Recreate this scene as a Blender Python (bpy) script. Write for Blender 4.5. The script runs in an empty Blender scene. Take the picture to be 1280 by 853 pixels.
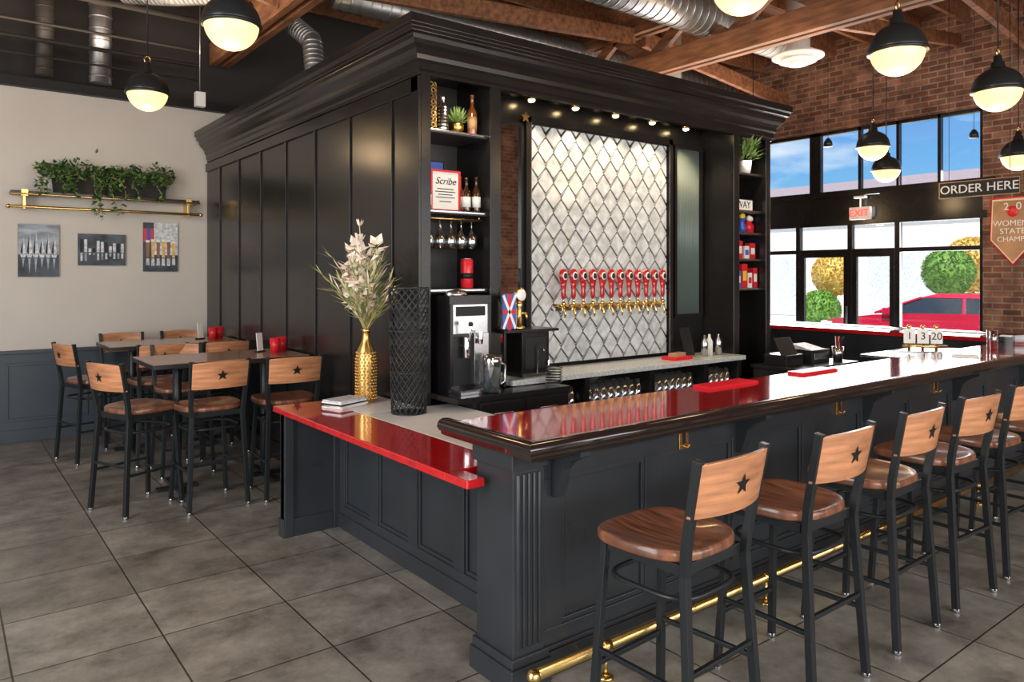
import bpy, math, random, bmesh
from mathutils import Vector, Matrix
random.seed(7)
D=bpy.data; C=bpy.context; S=C.scene
COL=S.collection
pi=math.pi

# ---------------------------------------------------------------- materials
def newmat(name):
    m=D.materials.new(name); m.use_nodes=True
    nt=m.node_tree; b=nt.nodes['Principled BSDF']
    return m,nt,b
def mat(name,col,rough=.5,metal=0.,noise=0.,nscale=6.,bump=0.,bscale=60.,emit=None,es=0.,coat=0.,trans=0.,stretch=(1,1,1),rn=0.,ior=1.45,col2=None):
    m,nt,b=newmat(name)
    c=(*col,1)
    b.inputs['Base Color'].default_value=c
    b.inputs['Roughness'].default_value=rough
    b.inputs['Metallic'].default_value=metal
    b.inputs['IOR'].default_value=ior
    b.inputs['Coat Weight'].default_value=coat
    b.inputs['Coat Roughness'].default_value=.06
    b.inputs['Transmission Weight'].default_value=trans
    if emit:
        b.inputs['Emission Color'].default_value=(*emit,1); b.inputs['Emission Strength'].default_value=es
    tc=nt.nodes.new('ShaderNodeTexCoord'); mp=nt.nodes.new('ShaderNodeMapping')
    mp.inputs['Scale'].default_value=stretch
    nt.links.new(tc.outputs['Object'],mp.inputs['Vector'])
    n=nt.nodes.new('ShaderNodeTexNoise'); n.inputs['Scale'].default_value=nscale; n.inputs['Detail'].default_value=6
    nt.links.new(mp.outputs['Vector'],n.inputs['Vector'])
    if noise or col2:
        r=nt.nodes.new('ShaderNodeValToRGB')
        r.color_ramp.elements[0].position=.3; r.color_ramp.elements[1].position=.7
        r.color_ramp.elements[0].color=(*[v*(1-noise) for v in col],1) if not col2 else (*col2,1)
        r.color_ramp.elements[1].color=(*[min(1,v*(1+noise)) for v in col],1)
        nt.links.new(n.outputs['Fac'],r.inputs['Fac']); nt.links.new(r.outputs['Color'],b.inputs['Base Color'])
    if rn:
        mr=nt.nodes.new('ShaderNodeMapRange'); mr.inputs['To Min'].default_value=max(0,rough-rn); mr.inputs['To Max'].default_value=rough+rn
        nt.links.new(n.outputs['Fac'],mr.inputs['Value']); nt.links.new(mr.outputs['Result'],b.inputs['Roughness'])
    if bump:
        n2=nt.nodes.new('ShaderNodeTexNoise'); n2.inputs['Scale'].default_value=bscale; n2.inputs['Detail'].default_value=4
        nt.links.new(mp.outputs['Vector'],n2.inputs['Vector'])
        bp=nt.nodes.new('ShaderNodeBump'); bp.inputs['Strength'].default_value=bump; bp.inputs['Distance'].default_value=.01
        nt.links.new(n2.outputs['Fac'],bp.inputs['Height']); nt.links.new(bp.outputs['Normal'],b.inputs['Normal'])
    return m

M={}
M['black']=mat('black_satin_paint',(.013,.012,.012),.24,noise=.15,nscale=3,rn=.05,bump=.05,bscale=10)
M['slate']=mat('slate_satin_paint',(.030,.034,.039),.30,noise=.15,nscale=3,rn=.06)
M['shelfin']=mat('shelf_interior_paint',(.045,.040,.042),.4)
M['rail']=mat('lacquered_black_wood',(.020,.013,.012),.12,coat=.8)
M['red']=mat('red_lacquer_top',(.56,.010,.014),.10,coat=1.,noise=.25,nscale=22,rn=.04)
M['white']=mat('white_quartz',(.80,.78,.78),.15,noise=.05,nscale=25)
M['ledge']=mat('grey_quartz',(.55,.57,.56),.18,noise=.25,nscale=60)
M['woodseat']=mat('dark_walnut_seat',(.19,.075,.040),.28,coat=.35,noise=.6,nscale=5,stretch=(9,1,1))
M['woodback']=mat('honey_oak_back',(.54,.235,.11),.30,coat=.3,noise=.28,nscale=5,stretch=(1,1,10))
M['woodtable']=mat('table_plank_wood',(.36,.19,.12),.22,coat=.4,noise=.5,nscale=3,stretch=(1,12,1))
M['metalblk']=mat('black_powdercoat',(.020,.023,.025),.33,metal=.2)
M['brass']=mat('brass',(.80,.55,.20),.24,metal=1)
M['gold']=mat('gold_ceramic',(.68,.43,.14),.30,metal=1,noise=.15)
M['steel']=mat('stainless_steel',(.55,.56,.57),.22,metal=1)
M['galv']=mat('galvanised_duct',(.50,.50,.50),.36,metal=.9,noise=.15,nscale=8)
M['pipe']=mat('painted_conduit',(.09,.08,.07),.5,metal=.5)
M['chrome']=mat('chrome',(.8,.8,.82),.08,metal=1)
M['wallgrey']=mat('warm_grey_plaster',(.60,.555,.50),.8,noise=.03,nscale=2,bump=.05)
M['wainscot']=mat('wainscot_paint',(.050,.062,.078),.4)
M['cream']=mat('cream',(.78,.68,.50),.7,noise=.12)
M['petal']=mat('dried_petal',(.92,.80,.68),.75,noise=.12,nscale=20)
M['stem']=mat('dried_stem',(.46,.42,.15),.7,noise=.3,nscale=20)
M['leaf']=mat('green_leaf',(.045,.12,.03),.5,noise=.5,nscale=30)
M['leaf2']=mat('light_green_leaf',(.20,.30,.09),.5,noise=.4,nscale=30)
M['bush']=mat('bush_leaves',(.16,.32,.05),.6,noise=.4,nscale=12)
M['bushy']=mat('autumn_bush_leaves',(.75,.50,.12),.6,noise=.4,nscale=12)
M['beam']=mat('old_fir_beam',(.21,.085,.038),.65,noise=.5,nscale=3,stretch=(6,1,6),bump=.2,bscale=20)
M['deck']=mat('roof_deck_planks',(.11,.048,.024),.75,noise=.5,nscale=2,stretch=(1,8,1),bump=.2)
M['tile']=mat('pearl_tile',(.58,.61,.62),.16,noise=.25,nscale=14,coat=.5)
M['dark']=mat('near_black',(.006,.006,.007),.5)
M['darkspace_paint']=mat('dark_space_and_paint',(.030,.026,.024),.8)  # darkness of open space put into the colour; also planter and sign paint
M['redpl']=mat('red_plastic',(.65,.02,.03),.25)
M['taphandle']=mat('red_enamel_tap_handle',(.45,.012,.018),.15,coat=1)
M['bottleg']=mat('dark_bottle_glass',(.05,.02,.01),.06,coat=1)
M['amber']=mat('amber_bottle',(.25,.07,.015),.08,coat=1)
M['paper']=mat('paper',(.85,.84,.80),.7)
M['labelb']=mat('blue_print',(.05,.12,.42),.5)
M['tan']=mat('wood_plaque',(.45,.26,.13),.5,noise=.2,nscale=4)
M['skin']=mat('skin',(.62,.36,.26),.5,noise=.06,nscale=30)
M['shirt']=mat('white_shirt',(.62,.66,.72),.8,bump=.1)
M['trouser']=mat('dark_trousers',(.03,.035,.05),.8)
M['hair']=mat('brown_hair',(.06,.03,.015),.6,noise=.3,nscale=40)
M['concrete']=mat('outdoor_concrete',(.78,.74,.68),.9,noise=.06)
M['stucco']=mat('pale_stucco',(.85,.80,.74),.9,noise=.05)
M['mauve']=mat('roof_fascia_paint',(.42,.34,.38),.8)
M['carred']=mat('car_paint',(.70,.012,.06),.2,coat=1)
M['carglass']=mat('car_glass',(.03,.04,.05),.05,coat=1)
M['rubber']=mat('rubber',(.02,.02,.02),.8)
M['lamp']=mat('lit_opal_glass',(.45,.34,.2),.3,emit=(1.,.64,.27),es=1.25)
M['lamphi']=mat('lit_bulb',(1,.8,.5),.3,emit=(1.,.74,.36),es=40.)
M['exit']=mat('exit_red',(.8,.05,.05),.4,emit=(1,.06,.05),es=1.5)
M['whitepl']=mat('white_plastic',(.8,.8,.78),.4)
M['mirror']=mat('mirror',(.80,.80,.78),.03,metal=1)
M['ribglass']=mat('ribbed_panel_glass',(.13,.17,.16),.38,metal=.2)
M['grout']=mat('dark_grout',(.012,.012,.014),.5)
M['bluejar']=mat('blue_decor',(.03,.10,.45),.3)
M['yellow']=mat('yellow_card',(.8,.55,.05),.5)
M['art_dark']=mat('art_charcoal',(.055,.07,.09),.5,noise=.7,nscale=7)
M['art_sky']=mat('art_pale_blue_sky',(.30,.34,.39),.5,noise=.4,nscale=5,stretch=(1,1,4))
M['art_lt']=mat('art_silver',(.60,.63,.66),.5,noise=.4,nscale=30)
M['art_warm']=mat('art_amber',(.75,.50,.15),.5,noise=.3,nscale=20)
M['asphalt']=mat('asphalt',(.5,.48,.45),.9,noise=.1)
def glassmat(name,tint=(1,1,1),gl=.10):
    m=D.materials.new(name); m.use_nodes=True; nt=m.node_tree; nt.nodes.clear()
    o=nt.nodes.new('ShaderNodeOutputMaterial'); mx=nt.nodes.new('ShaderNodeMixShader')
    t=nt.nodes.new('ShaderNodeBsdfTransparent'); g=nt.nodes.new('ShaderNodeBsdfGlossy')
    t.inputs['Color'].default_value=(*tint,1); g.inputs['Roughness'].default_value=.03
    mx.inputs[0].default_value=gl
    nt.links.new(t.outputs[0],mx.inputs[1]); nt.links.new(g.outputs[0],mx.inputs[2]); nt.links.new(mx.outputs[0],o.inputs[0])
    return m
M['glass']=glassmat('window_glass',(.96,.98,.98),.04)
M['glassware']=glassmat('glassware',(.85,.90,.92),.45)
def floormat():
    m,nt,b=newmat('concrete_floor_tiles')
    tc=nt.nodes.new('ShaderNodeTexCoord'); mp=nt.nodes.new('ShaderNodeMapping'); mp.inputs['Location'].default_value=(-.87+6.1,-4.5+6.1,0)
    nt.links.new(tc.outputs['Object'],mp.inputs['Vector'])
    br=nt.nodes.new('ShaderNodeTexBrick'); br.offset=0; br.squash=1
    for k,v in (('Scale',1),('Mortar Size',.0045),('Mortar Smooth',.2),('Bias',0),('Brick Width',.61),('Row Height',.61)): br.inputs[k].default_value=v
    br.inputs['Color1'].default_value=(.82,.82,.82,1); br.inputs['Color2'].default_value=(1.1,1.1,1.1,1); br.inputs['Mortar'].default_value=(.15,.14,.12,1)
    nt.links.new(mp.outputs[0],br.inputs['Vector'])
    n=nt.nodes.new('ShaderNodeTexNoise'); n.inputs['Scale'].default_value=2.6; n.inputs['Detail'].default_value=12; n.inputs['Roughness'].default_value=.74
    nt.links.new(tc.outputs['Object'],n.inputs['Vector'])
    r=nt.nodes.new('ShaderNodeValToRGB'); r.color_ramp.elements[0].position=.34; r.color_ramp.elements[1].position=.68
    r.color_ramp.elements[0].color=(.105,.096,.080,1); r.color_ramp.elements[1].color=(.38,.355,.305,1)
    nt.links.new(n.outputs['Fac'],r.inputs['Fac'])
    mx=nt.nodes.new('ShaderNodeMixRGB'); mx.blend_type='MULTIPLY'; mx.inputs[0].default_value=1
    nt.links.new(r.outputs[0],mx.inputs[1]); nt.links.new(br.outputs['Color'],mx.inputs[2]); nt.links.new(mx.outputs[0],b.inputs['Base Color'])
    mr=nt.nodes.new('ShaderNodeMapRange'); mr.inputs['To Min'].default_value=.20; mr.inputs['To Max'].default_value=.46
    nt.links.new(n.outputs['Fac'],mr.inputs['Value']); nt.links.new(mr.outputs[0],b.inputs['Roughness'])
    bp=nt.nodes.new('ShaderNodeBump'); bp.inputs['Strength'].default_value=.5; bp.inputs['Distance'].default_value=.004; bp.invert=True
    nt.links.new(br.outputs['Fac'],bp.inputs['Height']); nt.links.new(bp.outputs[0],b.inputs['Normal'])
    return m
M['floor']=floormat()
def brickmat(name,axis,k_=1.):
    m,nt,b=newmat(name)
    tc=nt.nodes.new('ShaderNodeTexCoord'); sx=nt.nodes.new('ShaderNodeSeparateXYZ'); cx=nt.nodes.new('ShaderNodeCombineXYZ')
    nt.links.new(tc.outputs['Object'],sx.inputs[0]); nt.links.new(sx.outputs[axis],cx.inputs['X']); nt.links.new(sx.outputs['Z'],cx.inputs['Y'])
    br=nt.nodes.new('ShaderNodeTexBrick')
    for k,v in (('Scale',1),('Mortar Size',.010),('Mortar Smooth',.3),('Brick Width',.22),('Row Height',.078)): br.inputs[k].default_value=v
    br.inputs['Color1'].default_value=(.20*k_,.075*k_,.045*k_,1); br.inputs['Color2'].default_value=(.42*k_,.20*k_,.125*k_,1); br.inputs['Mortar'].default_value=(.40*k_,.33*k_,.27*k_,1)
    nt.links.new(cx.outputs[0],br.inputs['Vector'])
    n=nt.nodes.new('ShaderNodeTexNoise'); n.inputs['Scale'].default_value=5; n.inputs['Detail'].default_value=8
    nt.links.new(tc.outputs['Object'],n.inputs['Vector'])
    r=nt.nodes.new('ShaderNodeValToRGB'); r.color_ramp.elements[0].color=(.4,.38,.36,1); r.color_ramp.elements[1].color=(1.3,1.25,1.2,1)
    r.color_ramp.elements[0].position=.3; r.color_ramp.elements[1].position=.7
    nt.links.new(n.outputs['Fac'],r.inputs[0])
    mx=nt.nodes.new('ShaderNodeMixRGB'); mx.blend_type='MULTIPLY'; mx.inputs[0].default_value=1
    nt.links.new(br.outputs['Color'],mx.inputs[1]); nt.links.new(r.outputs[0],mx.inputs[2]); nt.links.new(mx.outputs[0],b.inputs['Base Color'])
    b.inputs['Roughness'].default_value=.9
    bp=nt.nodes.new('ShaderNodeBump'); bp.inputs['Distance'].default_value=.01; bp.invert=True
    nt.links.new(br.outputs['Fac'],bp.inputs['Height']); nt.links.new(bp.outputs[0],b.inputs['Normal'])
    return m
M['brickE']=brickmat('red_brick_east','Y',.75); M['brickS']=brickmat('red_brick_south','X',1.3)

# ---------------------------------------------------------------- mesh builder
class MB:
    def __init__(s): s.v=[];s.f=[];s.m=[];s.sm=[];s.mats=[]
    def mi(s,m):
        if m not in s.mats: s.mats.append(m)
        return s.mats.index(m)
    def add(s,vs,fs,m,smooth=False):
        b=len(s.v); s.v+= [tuple(p) for p in vs]; k=s.mi(m)
        for f in fs: s.f.append([i+b for i in f]); s.m.append(k); s.sm.append(smooth)
    def box(s,x0,x1,y0,y1,z0,z1,m):
        vs=[(x,y,z) for z in(z0,z1) for y in(y0,y1) for x in(x0,x1)]
        s.add(vs,[(0,2,3,1),(4,5,7,6),(0,1,5,4),(2,6,7,3),(0,4,6,2),(1,3,7,5)],m)
    def obox(s,c,size,R,m):
        h=[a/2 for a in size]; R=R.to_3x3()
        vs=[Vector(c)+R@Vector((x*h[0],y*h[1],z*h[2])) for z in(-1,1) for y in(-1,1) for x in(-1,1)]
        s.add(vs,[(0,2,3,1),(4,5,7,6),(0,1,5,4),(2,6,7,3),(0,4,6,2),(1,3,7,5)],m)
    def beam(s,p0,p1,w,h,m):
        p0=Vector(p0);p1=Vector(p1);d=(p1-p0);L=d.length;d.normalize()
        up=Vector((0,0,1)) if abs(d.z)<.95 else Vector((1,0,0))
        sd=d.cross(up).normalized(); u=sd.cross(d)
        R=Matrix((d,sd,u)).transposed()
        s.obox((p0+p1)/2,(L,w,h),R,m)
    def prism(s,poly,axis,a0,a1,m,smooth=False):
        def P(a,p):
            return (a,p[0],p[1]) if axis=='x' else ((p[0],a,p[1]) if axis=='y' else (p[0],p[1],a))
        n=len(poly); vs=[P(a0,p) for p in poly]+[P(a1,p) for p in poly]
        s.add(vs,[list(range(n))[::-1],list(range(n,2*n))],m)
        s.add(vs,[(i,(i+1)%n,n+(i+1)%n,n+i) for i in range(n)],m,smooth)
    def tube(s,pts,r,m,n=10,closed=False,smooth=True,rot=0):
        pts=[Vector(p) for p in pts]; N=len(pts)
        rs=r if isinstance(r,(list,tuple)) else [r]*N
        T=[]
        for i in range(N):
            if closed: t=pts[(i+1)%N]-pts[i-1]
            else: t=pts[min(i+1,N-1)]-pts[max(i-1,0)]
            T.append(t.normalized())
        a=Vector((0,0,1)) if abs(T[0].z)<.9 else Vector((1,0,0))
        u=T[0].cross(a).normalized(); vs=[]
        for i in range(N):
            if i:
                u=(u-T[i]*u.dot(T[i]))
                u=u.normalized() if u.length>1e-6 else T[i].orthogonal().normalized()
            w=T[i].cross(u)
            for k in range(n):
                an=2*pi*k/n+rot; vs.append(pts[i]+(u*math.cos(an)+w*math.sin(an))*rs[i])
        fs=[]
        for i in range(N if closed else N-1):
            j=(i+1)%N
            for k in range(n): fs.append((i*n+k,i*n+(k+1)%n,j*n+(k+1)%n,j*n+k))
        s.add(vs,fs,m,smooth)
        if not closed:
            b=len(s.v)-len(vs); k=s.mi(m)
            s.f.append([b+i for i in range(n)][::-1]); s.m.append(k); s.sm.append(False)
            s.f.append([b+(N-1)*n+i for i in range(n)]); s.m.append(k); s.sm.append(False)
    def sq(s,pts,w,m): s.tube(pts,w*.7071,m,4,smooth=False,rot=pi/4)
    def cyl(s,p0,p1,r,m,n=16,r1=None): s.tube([p0,p1],[r,r if r1 is None else r1],m,n)
    def lathe(s,c,prof,m,n=24,smooth=True,sx=1,sy=1):
        vs=[];fs=[];N=len(prof)
        for r,z in prof:
            for k in range(n):
                a=2*pi*k/n; vs.append((c[0]+r*sx*math.cos(a),c[1]+r*sy*math.sin(a),c[2]+z))
        for i in range(N-1):
            for k in range(n): fs.append((i*n+k,i*n+(k+1)%n,(i+1)*n+(k+1)%n,(i+1)*n+k))
        if prof[0][0]>1e-4: fs.append(list(range(n))[::-1])
        if prof[-1][0]>1e-4: fs.append([(N-1)*n+k for k in range(n)])
        s.add(vs,fs,m,smooth)
    def sph(s,c,r,m,n=16,R=None):
        if not isinstance(r,(tuple,list)): r=(r,r,r)
        vs=[];fs=[];q=n//2
        for i in range(q+1):
            ph=pi*i/q
            for k in range(n):
                a=2*pi*k/n; p=Vector((r[0]*math.sin(ph)*math.cos(a),r[1]*math.sin(ph)*math.sin(a),r[2]*math.cos(ph)))
                if R: p=R@p
                vs.append(Vector(c)+p)
        for i in range(q):
            for k in range(n): fs.append((i*n+k,(i+1)*n+k,(i+1)*n+(k+1)%n,i*n+(k+1)%n))
        s.add(vs,fs,m,True)
    def sweep(s,prof,path,m,smooth=False,cap=True):
        n=len(prof);N=len(path);vs=[]
        ns=[]
        for i in range(N-1):
            d=Vector((path[i+1][0]-path[i][0],path[i+1][1]-path[i][1])).normalized(); ns.append(Vector((d.y,-d.x)))
        for i in range(N):
            a=ns[max(i-1,0)]; b=ns[min(i,N-2)]; mm=(a+b)/(1+a.dot(b))
            for o,z in prof: vs.append((path[i][0]+mm.x*o,path[i][1]+mm.y*o,z))
        fs=[]
        for i in range(N-1):
            for k in range(n): fs.append((i*n+k,i*n+(k+1)%n,(i+1)*n+(k+1)%n,(i+1)*n+k))
        if smooth:
            # separate segments so that mitres stay crisp
            for i in range(N-1):
                seg=vs[i*n:(i+2)*n]; s.add(seg,[(k,(k+1)%n,n+(k+1)%n,n+k) for k in range(n)],m,True)
        else: s.add(vs,fs,m,smooth)
        if cap:
            s.add(vs[:n],[list(range(n))],m); s.add(vs[-n:],[list(range(n))],m)
    def frame_x(s,x,o,y0,y1,z0,z1,w,m,t=None):
        a,b=sorted((x,x+o))
        s.box(a,b,y0,y1,z0,z0+w,m); s.box(a,b,y0,y1,z1-w,z1,m); s.box(a,b,y0,y0+w,z0+w,z1-w,m); s.box(a,b,y1-w,y1,z0+w,z1-w,m)
    def frame_y(s,y,o,x0,x1,z0,z1,w,m):
        a,b=sorted((y,y+o))
        s.box(x0,x1,a,b,z0,z0+w,m); s.box(x0,x1,a,b,z1-w,z1,m); s.box(x0,x0+w,a,b,z0+w,z1-w,m); s.box(x1-w,x1,a,b,z0+w,z1-w,m)
    def leaf(s,p,d,L,w,m,droop=0.):
        p=Vector(p); d=Vector(d).normalized()
        sd=d.cross(Vector((random.uniform(-.5,.5),random.uniform(-.5,.5),1))).normalized()
        nrm=sd.cross(d)
        a=p+d*L*.45+sd*w-nrm*w*.3; b=p+d*L*.45-sd*w-nrm*w*.3; t=p+d*L-Vector((0,0,droop)); c=p+d*L*.45
        s.add([p,a,t,b,c],[(0,1,4),(1,2,4),(2,3,4),(3,0,4)],m,False)
    def build(s,name,loc=(0,0,0),rz=0,bevel=0,recalc=True,seg=2,sc=None):
        me=D.meshes.new(name)
        v=s.v if not sc else [(p[0]*sc[0],p[1]*sc[1],p[2]*sc[2]) for p in s.v]
        me.from_pydata(v,[],s.f)
        for m in s.mats: me.materials.append(M[m])
        for p,k,q in zip(me.polygons,s.m,s.sm): p.material_index=k; p.use_smooth=q
        if recalc:
            bm=bmesh.new(); bm.from_mesh(me); bmesh.ops.recalc_face_normals(bm,faces=bm.faces); bm.to_mesh(me); bm.free()
        o=D.objects.new(name,me); COL.objects.link(o); o.location=loc; o.rotation_euler=(0,0,rz)
        if bevel:
            b=o.modifiers.new('bevel','BEVEL'); b.width=bevel; b.segments=seg; b.limit_method='ANGLE'; b.angle_limit=math.radians(50)
        return o
def inst(o,loc,rz=0):
    c=o.copy(); COL.objects.link(c); c.location=loc; c.rotation_euler=(0,0,rz); c.name=o.name.split('.')[0]; return c
def text(body,size,mtx,parent,m,ext=.002,name='lettering',shear=0):
    cu=D.curves.new(name,'FONT'); cu.body=body; cu.size=size; cu.extrude=ext; cu.align_x='CENTER'; cu.align_y='CENTER'; cu.shear=shear
    cu.materials.append(M[m]); o=D.objects.new(name,cu); COL.objects.link(o); o.matrix_world=mtx
    if parent: o.parent=parent; o.matrix_parent_inverse=parent.matrix_world.inverted()
    return o
def mtx_negx(x,y,z): return Matrix(((0,0,-1,x),(-1,0,0,y),(0,1,0,z),(0,0,0,1)))
def mtx_negy(x,y,z): return Matrix.Translation((x,y,z))@Matrix.Rotation(pi/2,4,'X')

# ================================================================ ROOM
X0,X1,Y0,Y1,H=-4.,10.7,-3.5,9.6,5.3
b=MB(); b.box(X0,X1,Y0,Y1,-.1,0,'floor'); b.build('floor')
b=MB(); b.box(X0-.2,X1+.2,Y0-.2,Y1+.2,H,H+.15,'deck')
b.build('ceiling')
b=MB()
y=Y0+.2
while y<Y1-.1:
    b.box(X0,X1,y-.025,y+.025,H-.24,H,'beam'); y+=.61
b.build('ceiling_joists')
b=MB()
for tx in (-1.8,2.7,7.2):
    for off in (-.07,.07):
        b.box(tx+off-.04,tx+off+.04,Y0,9.28,4.28,4.54,'beam')
        b.box(tx+off-.04,tx+off+.04,Y0,9.5,4.86,H-.24,'beam')
    y=Y0+.3;k=0
    while y<Y1-1.2:
        b.beam((tx,y,4.50),(tx,y+.6,4.9),.07,.14,'beam'); b.beam((tx,y+.6,4.9),(tx,y+1.2,4.50),.07,.14,'beam'); y+=1.2
b.build('roof_trusses',bevel=.004)
b=MB()
for yy,zz in ((3.2,4.62),(6.6,4.62)):
    b.beam((2.9,yy,zz-.1),(7.1,yy,zz+.22),.07,.2,'beam'); b.beam((7.3,yy,zz+.22),(10.6,yy,zz-.12),.07,.2,'beam')
    b.beam((7.3,yy+.9,zz-.2),(10.6,yy+.9,zz+.22),.07,.16,'beam')
b.beam((-1.7,8.2,4.35),(2.6,8.2,4.95),.07,.18,'beam'); b.beam((.2,7.0,5.0),(2.6,7.0,4.4),.07,.18,'beam')
b.build('roof_brace_beams',bevel=.004)
b=MB(); b.box(X0,X1,9.37,9.6,0,3.74,'wallgrey'); b.build('wall_north')
b=MB(); b.box(X0,X1,9.5,9.6,3.74,H,'darkspace_paint'); b.box(X0,X1,9.28,9.6,3.74,3.84,'dark'); b.build('dark_space_north')  # dark sheet painted to stand in for unlit space above the wall
b=MB()
b.box(X0,2.56,9.345,9.37,0,.93,'wainscot'); b.box(X0,2.56,9.31,9.37,.93,.965,'wainscot'); b.box(X0,2.56,9.33,9.37,.0,.13,'wainscot')
x=-3.8
while x<2.4:
    b.frame_y(9.345,-.014,x+.06,min(x+.82,2.5),.22,.83,.03,'wainscot'); x+=.86
b.build('trim_wainscot',bevel=.003)
b=MB()
W=.25
def eb(y0,y1,z0,z1,m='brickE'): b.box(X1,X1+W,y0,y1,z0,z1,m)
eb(Y0,3.85,0,H); eb(3.85,Y1,3.95,H); eb(8.6,Y1,0,3.95)
eb(3.85,8.6,2.56,2.98,'black')
b.build('wall_east')
b=MB()
for yy in (3.87,4.96,5.65,6.49,7.6,8.58): b.box(X1+.05,X1+.14,yy-.035,yy+.035,0,2.56,'black')
for z in (.04,2.54,2.12): b.box(X1+.055,X1+.135,3.85,8.6,z-.03,z+.03,'black')
for y0,y1 in ((5.0,5.62),(5.68,6.46)):
    b.frame_x(X1+.06,.06,y0,y1,.05,2.10,.07,'black')
b.box(X1-.0,X1+.02,5.66,5.69,.9,1.3,'steel')
b.build('door_1',bevel=.003)
b=MB()
for yy in (3.88,4.4,4.95,5.5,6.2,7.2,8.56): b.box(X1+.05,X1+.13,yy-(.09 if yy==6.2 else .02),yy+(.09 if yy==6.2 else .02),2.98,3.95,'black')
for z in (2.99,3.93): b.box(X1+.05,X1+.13,3.85,8.6,z-.03,z+.03,'black')
b.box(X1-.06,X1,3.7,8.6,2.93,3.02,'black'); b.box(X1-.03,X1,3.8,8.6,2.5,2.6,'black')
b.build('window_1')
b=MB(); b.box(X1+.09,X1+.10,3.85,8.6,.05,2.56,'glass'); b.box(X1+.09,X1+.10,3.85,8.6,2.98,3.95,'glass'); b.build('window_2')
b=MB()
b.box(X0,X1,Y0-.2,Y0,0,.6,'brickS'); b.box(X0,X1,Y0-.2,Y0,3.6,H,'brickS')
for a,c in ((-4,-3.4),(-.6,.0),(2.8,4.0),(6.8,7.4),(8.7,10.7)): b.box(a,c,Y0-.2,Y0,.6,3.6,'brickS')
b.build('wall_south')
b=MB()
b.box(X0-.2,X0,Y0,Y1,0,.3,'wallgrey'); b.box(X0-.2,X0,Y0,Y1,3.6,H,'wallgrey')
for a,c in ((-3.5,-2.9),(.3,.9),(4.1,4.7),(7.9,9.6)): b.box(X0-.2,X0,a,c,.3,3.6,'wallgrey')
b.build('wall_west')
b=MB()
for a,c in ((-2.9,.3),(.9,4.1),(4.7,7.9)):
    b.frame_x(X0-.12,.06,a,c,.3,3.6,.06,'black'); b.box(X0-.12,X0-.06,(a+c)/2-.03,(a+c)/2+.03,.3,3.6,'black')
b.build('window_3')
b=MB()
for a,c in ((-3.4,-.6),(0,2.8),(4,6.8),(7.4,8.7)):
    b.frame_y(Y0-.12,.06,a,c,.6,3.6,.06,'black'); b.box((a+c)/2-.03,(a+c)/2+.03,Y0-.12,Y0-.06,.6,3.6,'black')
b.build('window_4')

# ================================================================ BACK BAR ENCLOSURE
EX0,EX1,EY=2.58,6.66,4.34
YN=9.335
b=MB()
b.box(EX0,EX0+.05,EY,YN,0,3.25,'black')
b.box(EX1-.05,EX1,EY,YN,0,3.25,'black')
b.box(EX0+.05,EX1-.05,EY+.02,YN,3.19,3.38,'black')
b.box(EX0+.05,3.20,4.78,4.84,0,3.19,'shelfin'); b.box(6.08,EX1-.05,4.78,4.84,0,3.19,'shelfin')
b.box(3.17,3.24,EY,4.80,0,3.19,'black'); b.box(6.06,6.13,EY,4.80,0,3.19,'black')
b.box(3.24,6.06,4.70,4.80,0,3.19,'black')
for a,c in ((EX0,EX0+.075),(3.155,3.25),(6.05,6.14),(EX1-.075,EX1)): b.box(a,c,EY-.018,EY,0,3.14,'black')
b.box(EX0,EX1,EY-.02,EY+.03,3.11,3.22,'black')
y=4.73
while y<9.3:
    b.box(EX0-.014,EX0,y-.018,y+.018,.16,3.1,'black'); y+=.68
b.box(EX0-.02,EX0,EY-.018,EY+.09,0,3.1,'black')
b.box(EX0-.022,EX0,EY,YN,0,.16,'black'); b.box(EX0-.02,EX0,EY,YN,3.0,3.1,'black')
prof=[(0,3.11),(.022,3.11),(.022,3.13),(.034,3.145),(.034,3.19),(.05,3.205),(.055,3.235),(.075,3.265),(.10,3.29),(.115,3.315),(.12,3.345),(.145,3.355),(.145,3.385),(.165,3.40),(.165,3.46),(0,3.46)]
b.sweep(prof,[(EX0,9.26),(EX0,EY),(EX1,EY),(EX1,9.26)],'black')
b.box(EX0-.01,EX1+.01,EY-.01,9.26,3.40,3.455,'black')
for z in (2.77,2.21,1.66): 
    b.box(EX0+.05,3.17,EY+.03,4.78,z-.028,z,'shelfin'); b.box(EX0+.06,3.165,EY+.022,EY+.03,z-.02,z-.004,'steel')
for z in (2.77,2.40,2.18,1.92,1.63):
    b.box(6.13,EX1-.05,EY+.03,4.78,z-.025,z,'shelfin'); b.box(6.13,EX1-.05,EY+.024,EY+.03,z-.018,z-.004,'steel')
b.build('back_bar_cabinet',bevel=.003)

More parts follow.
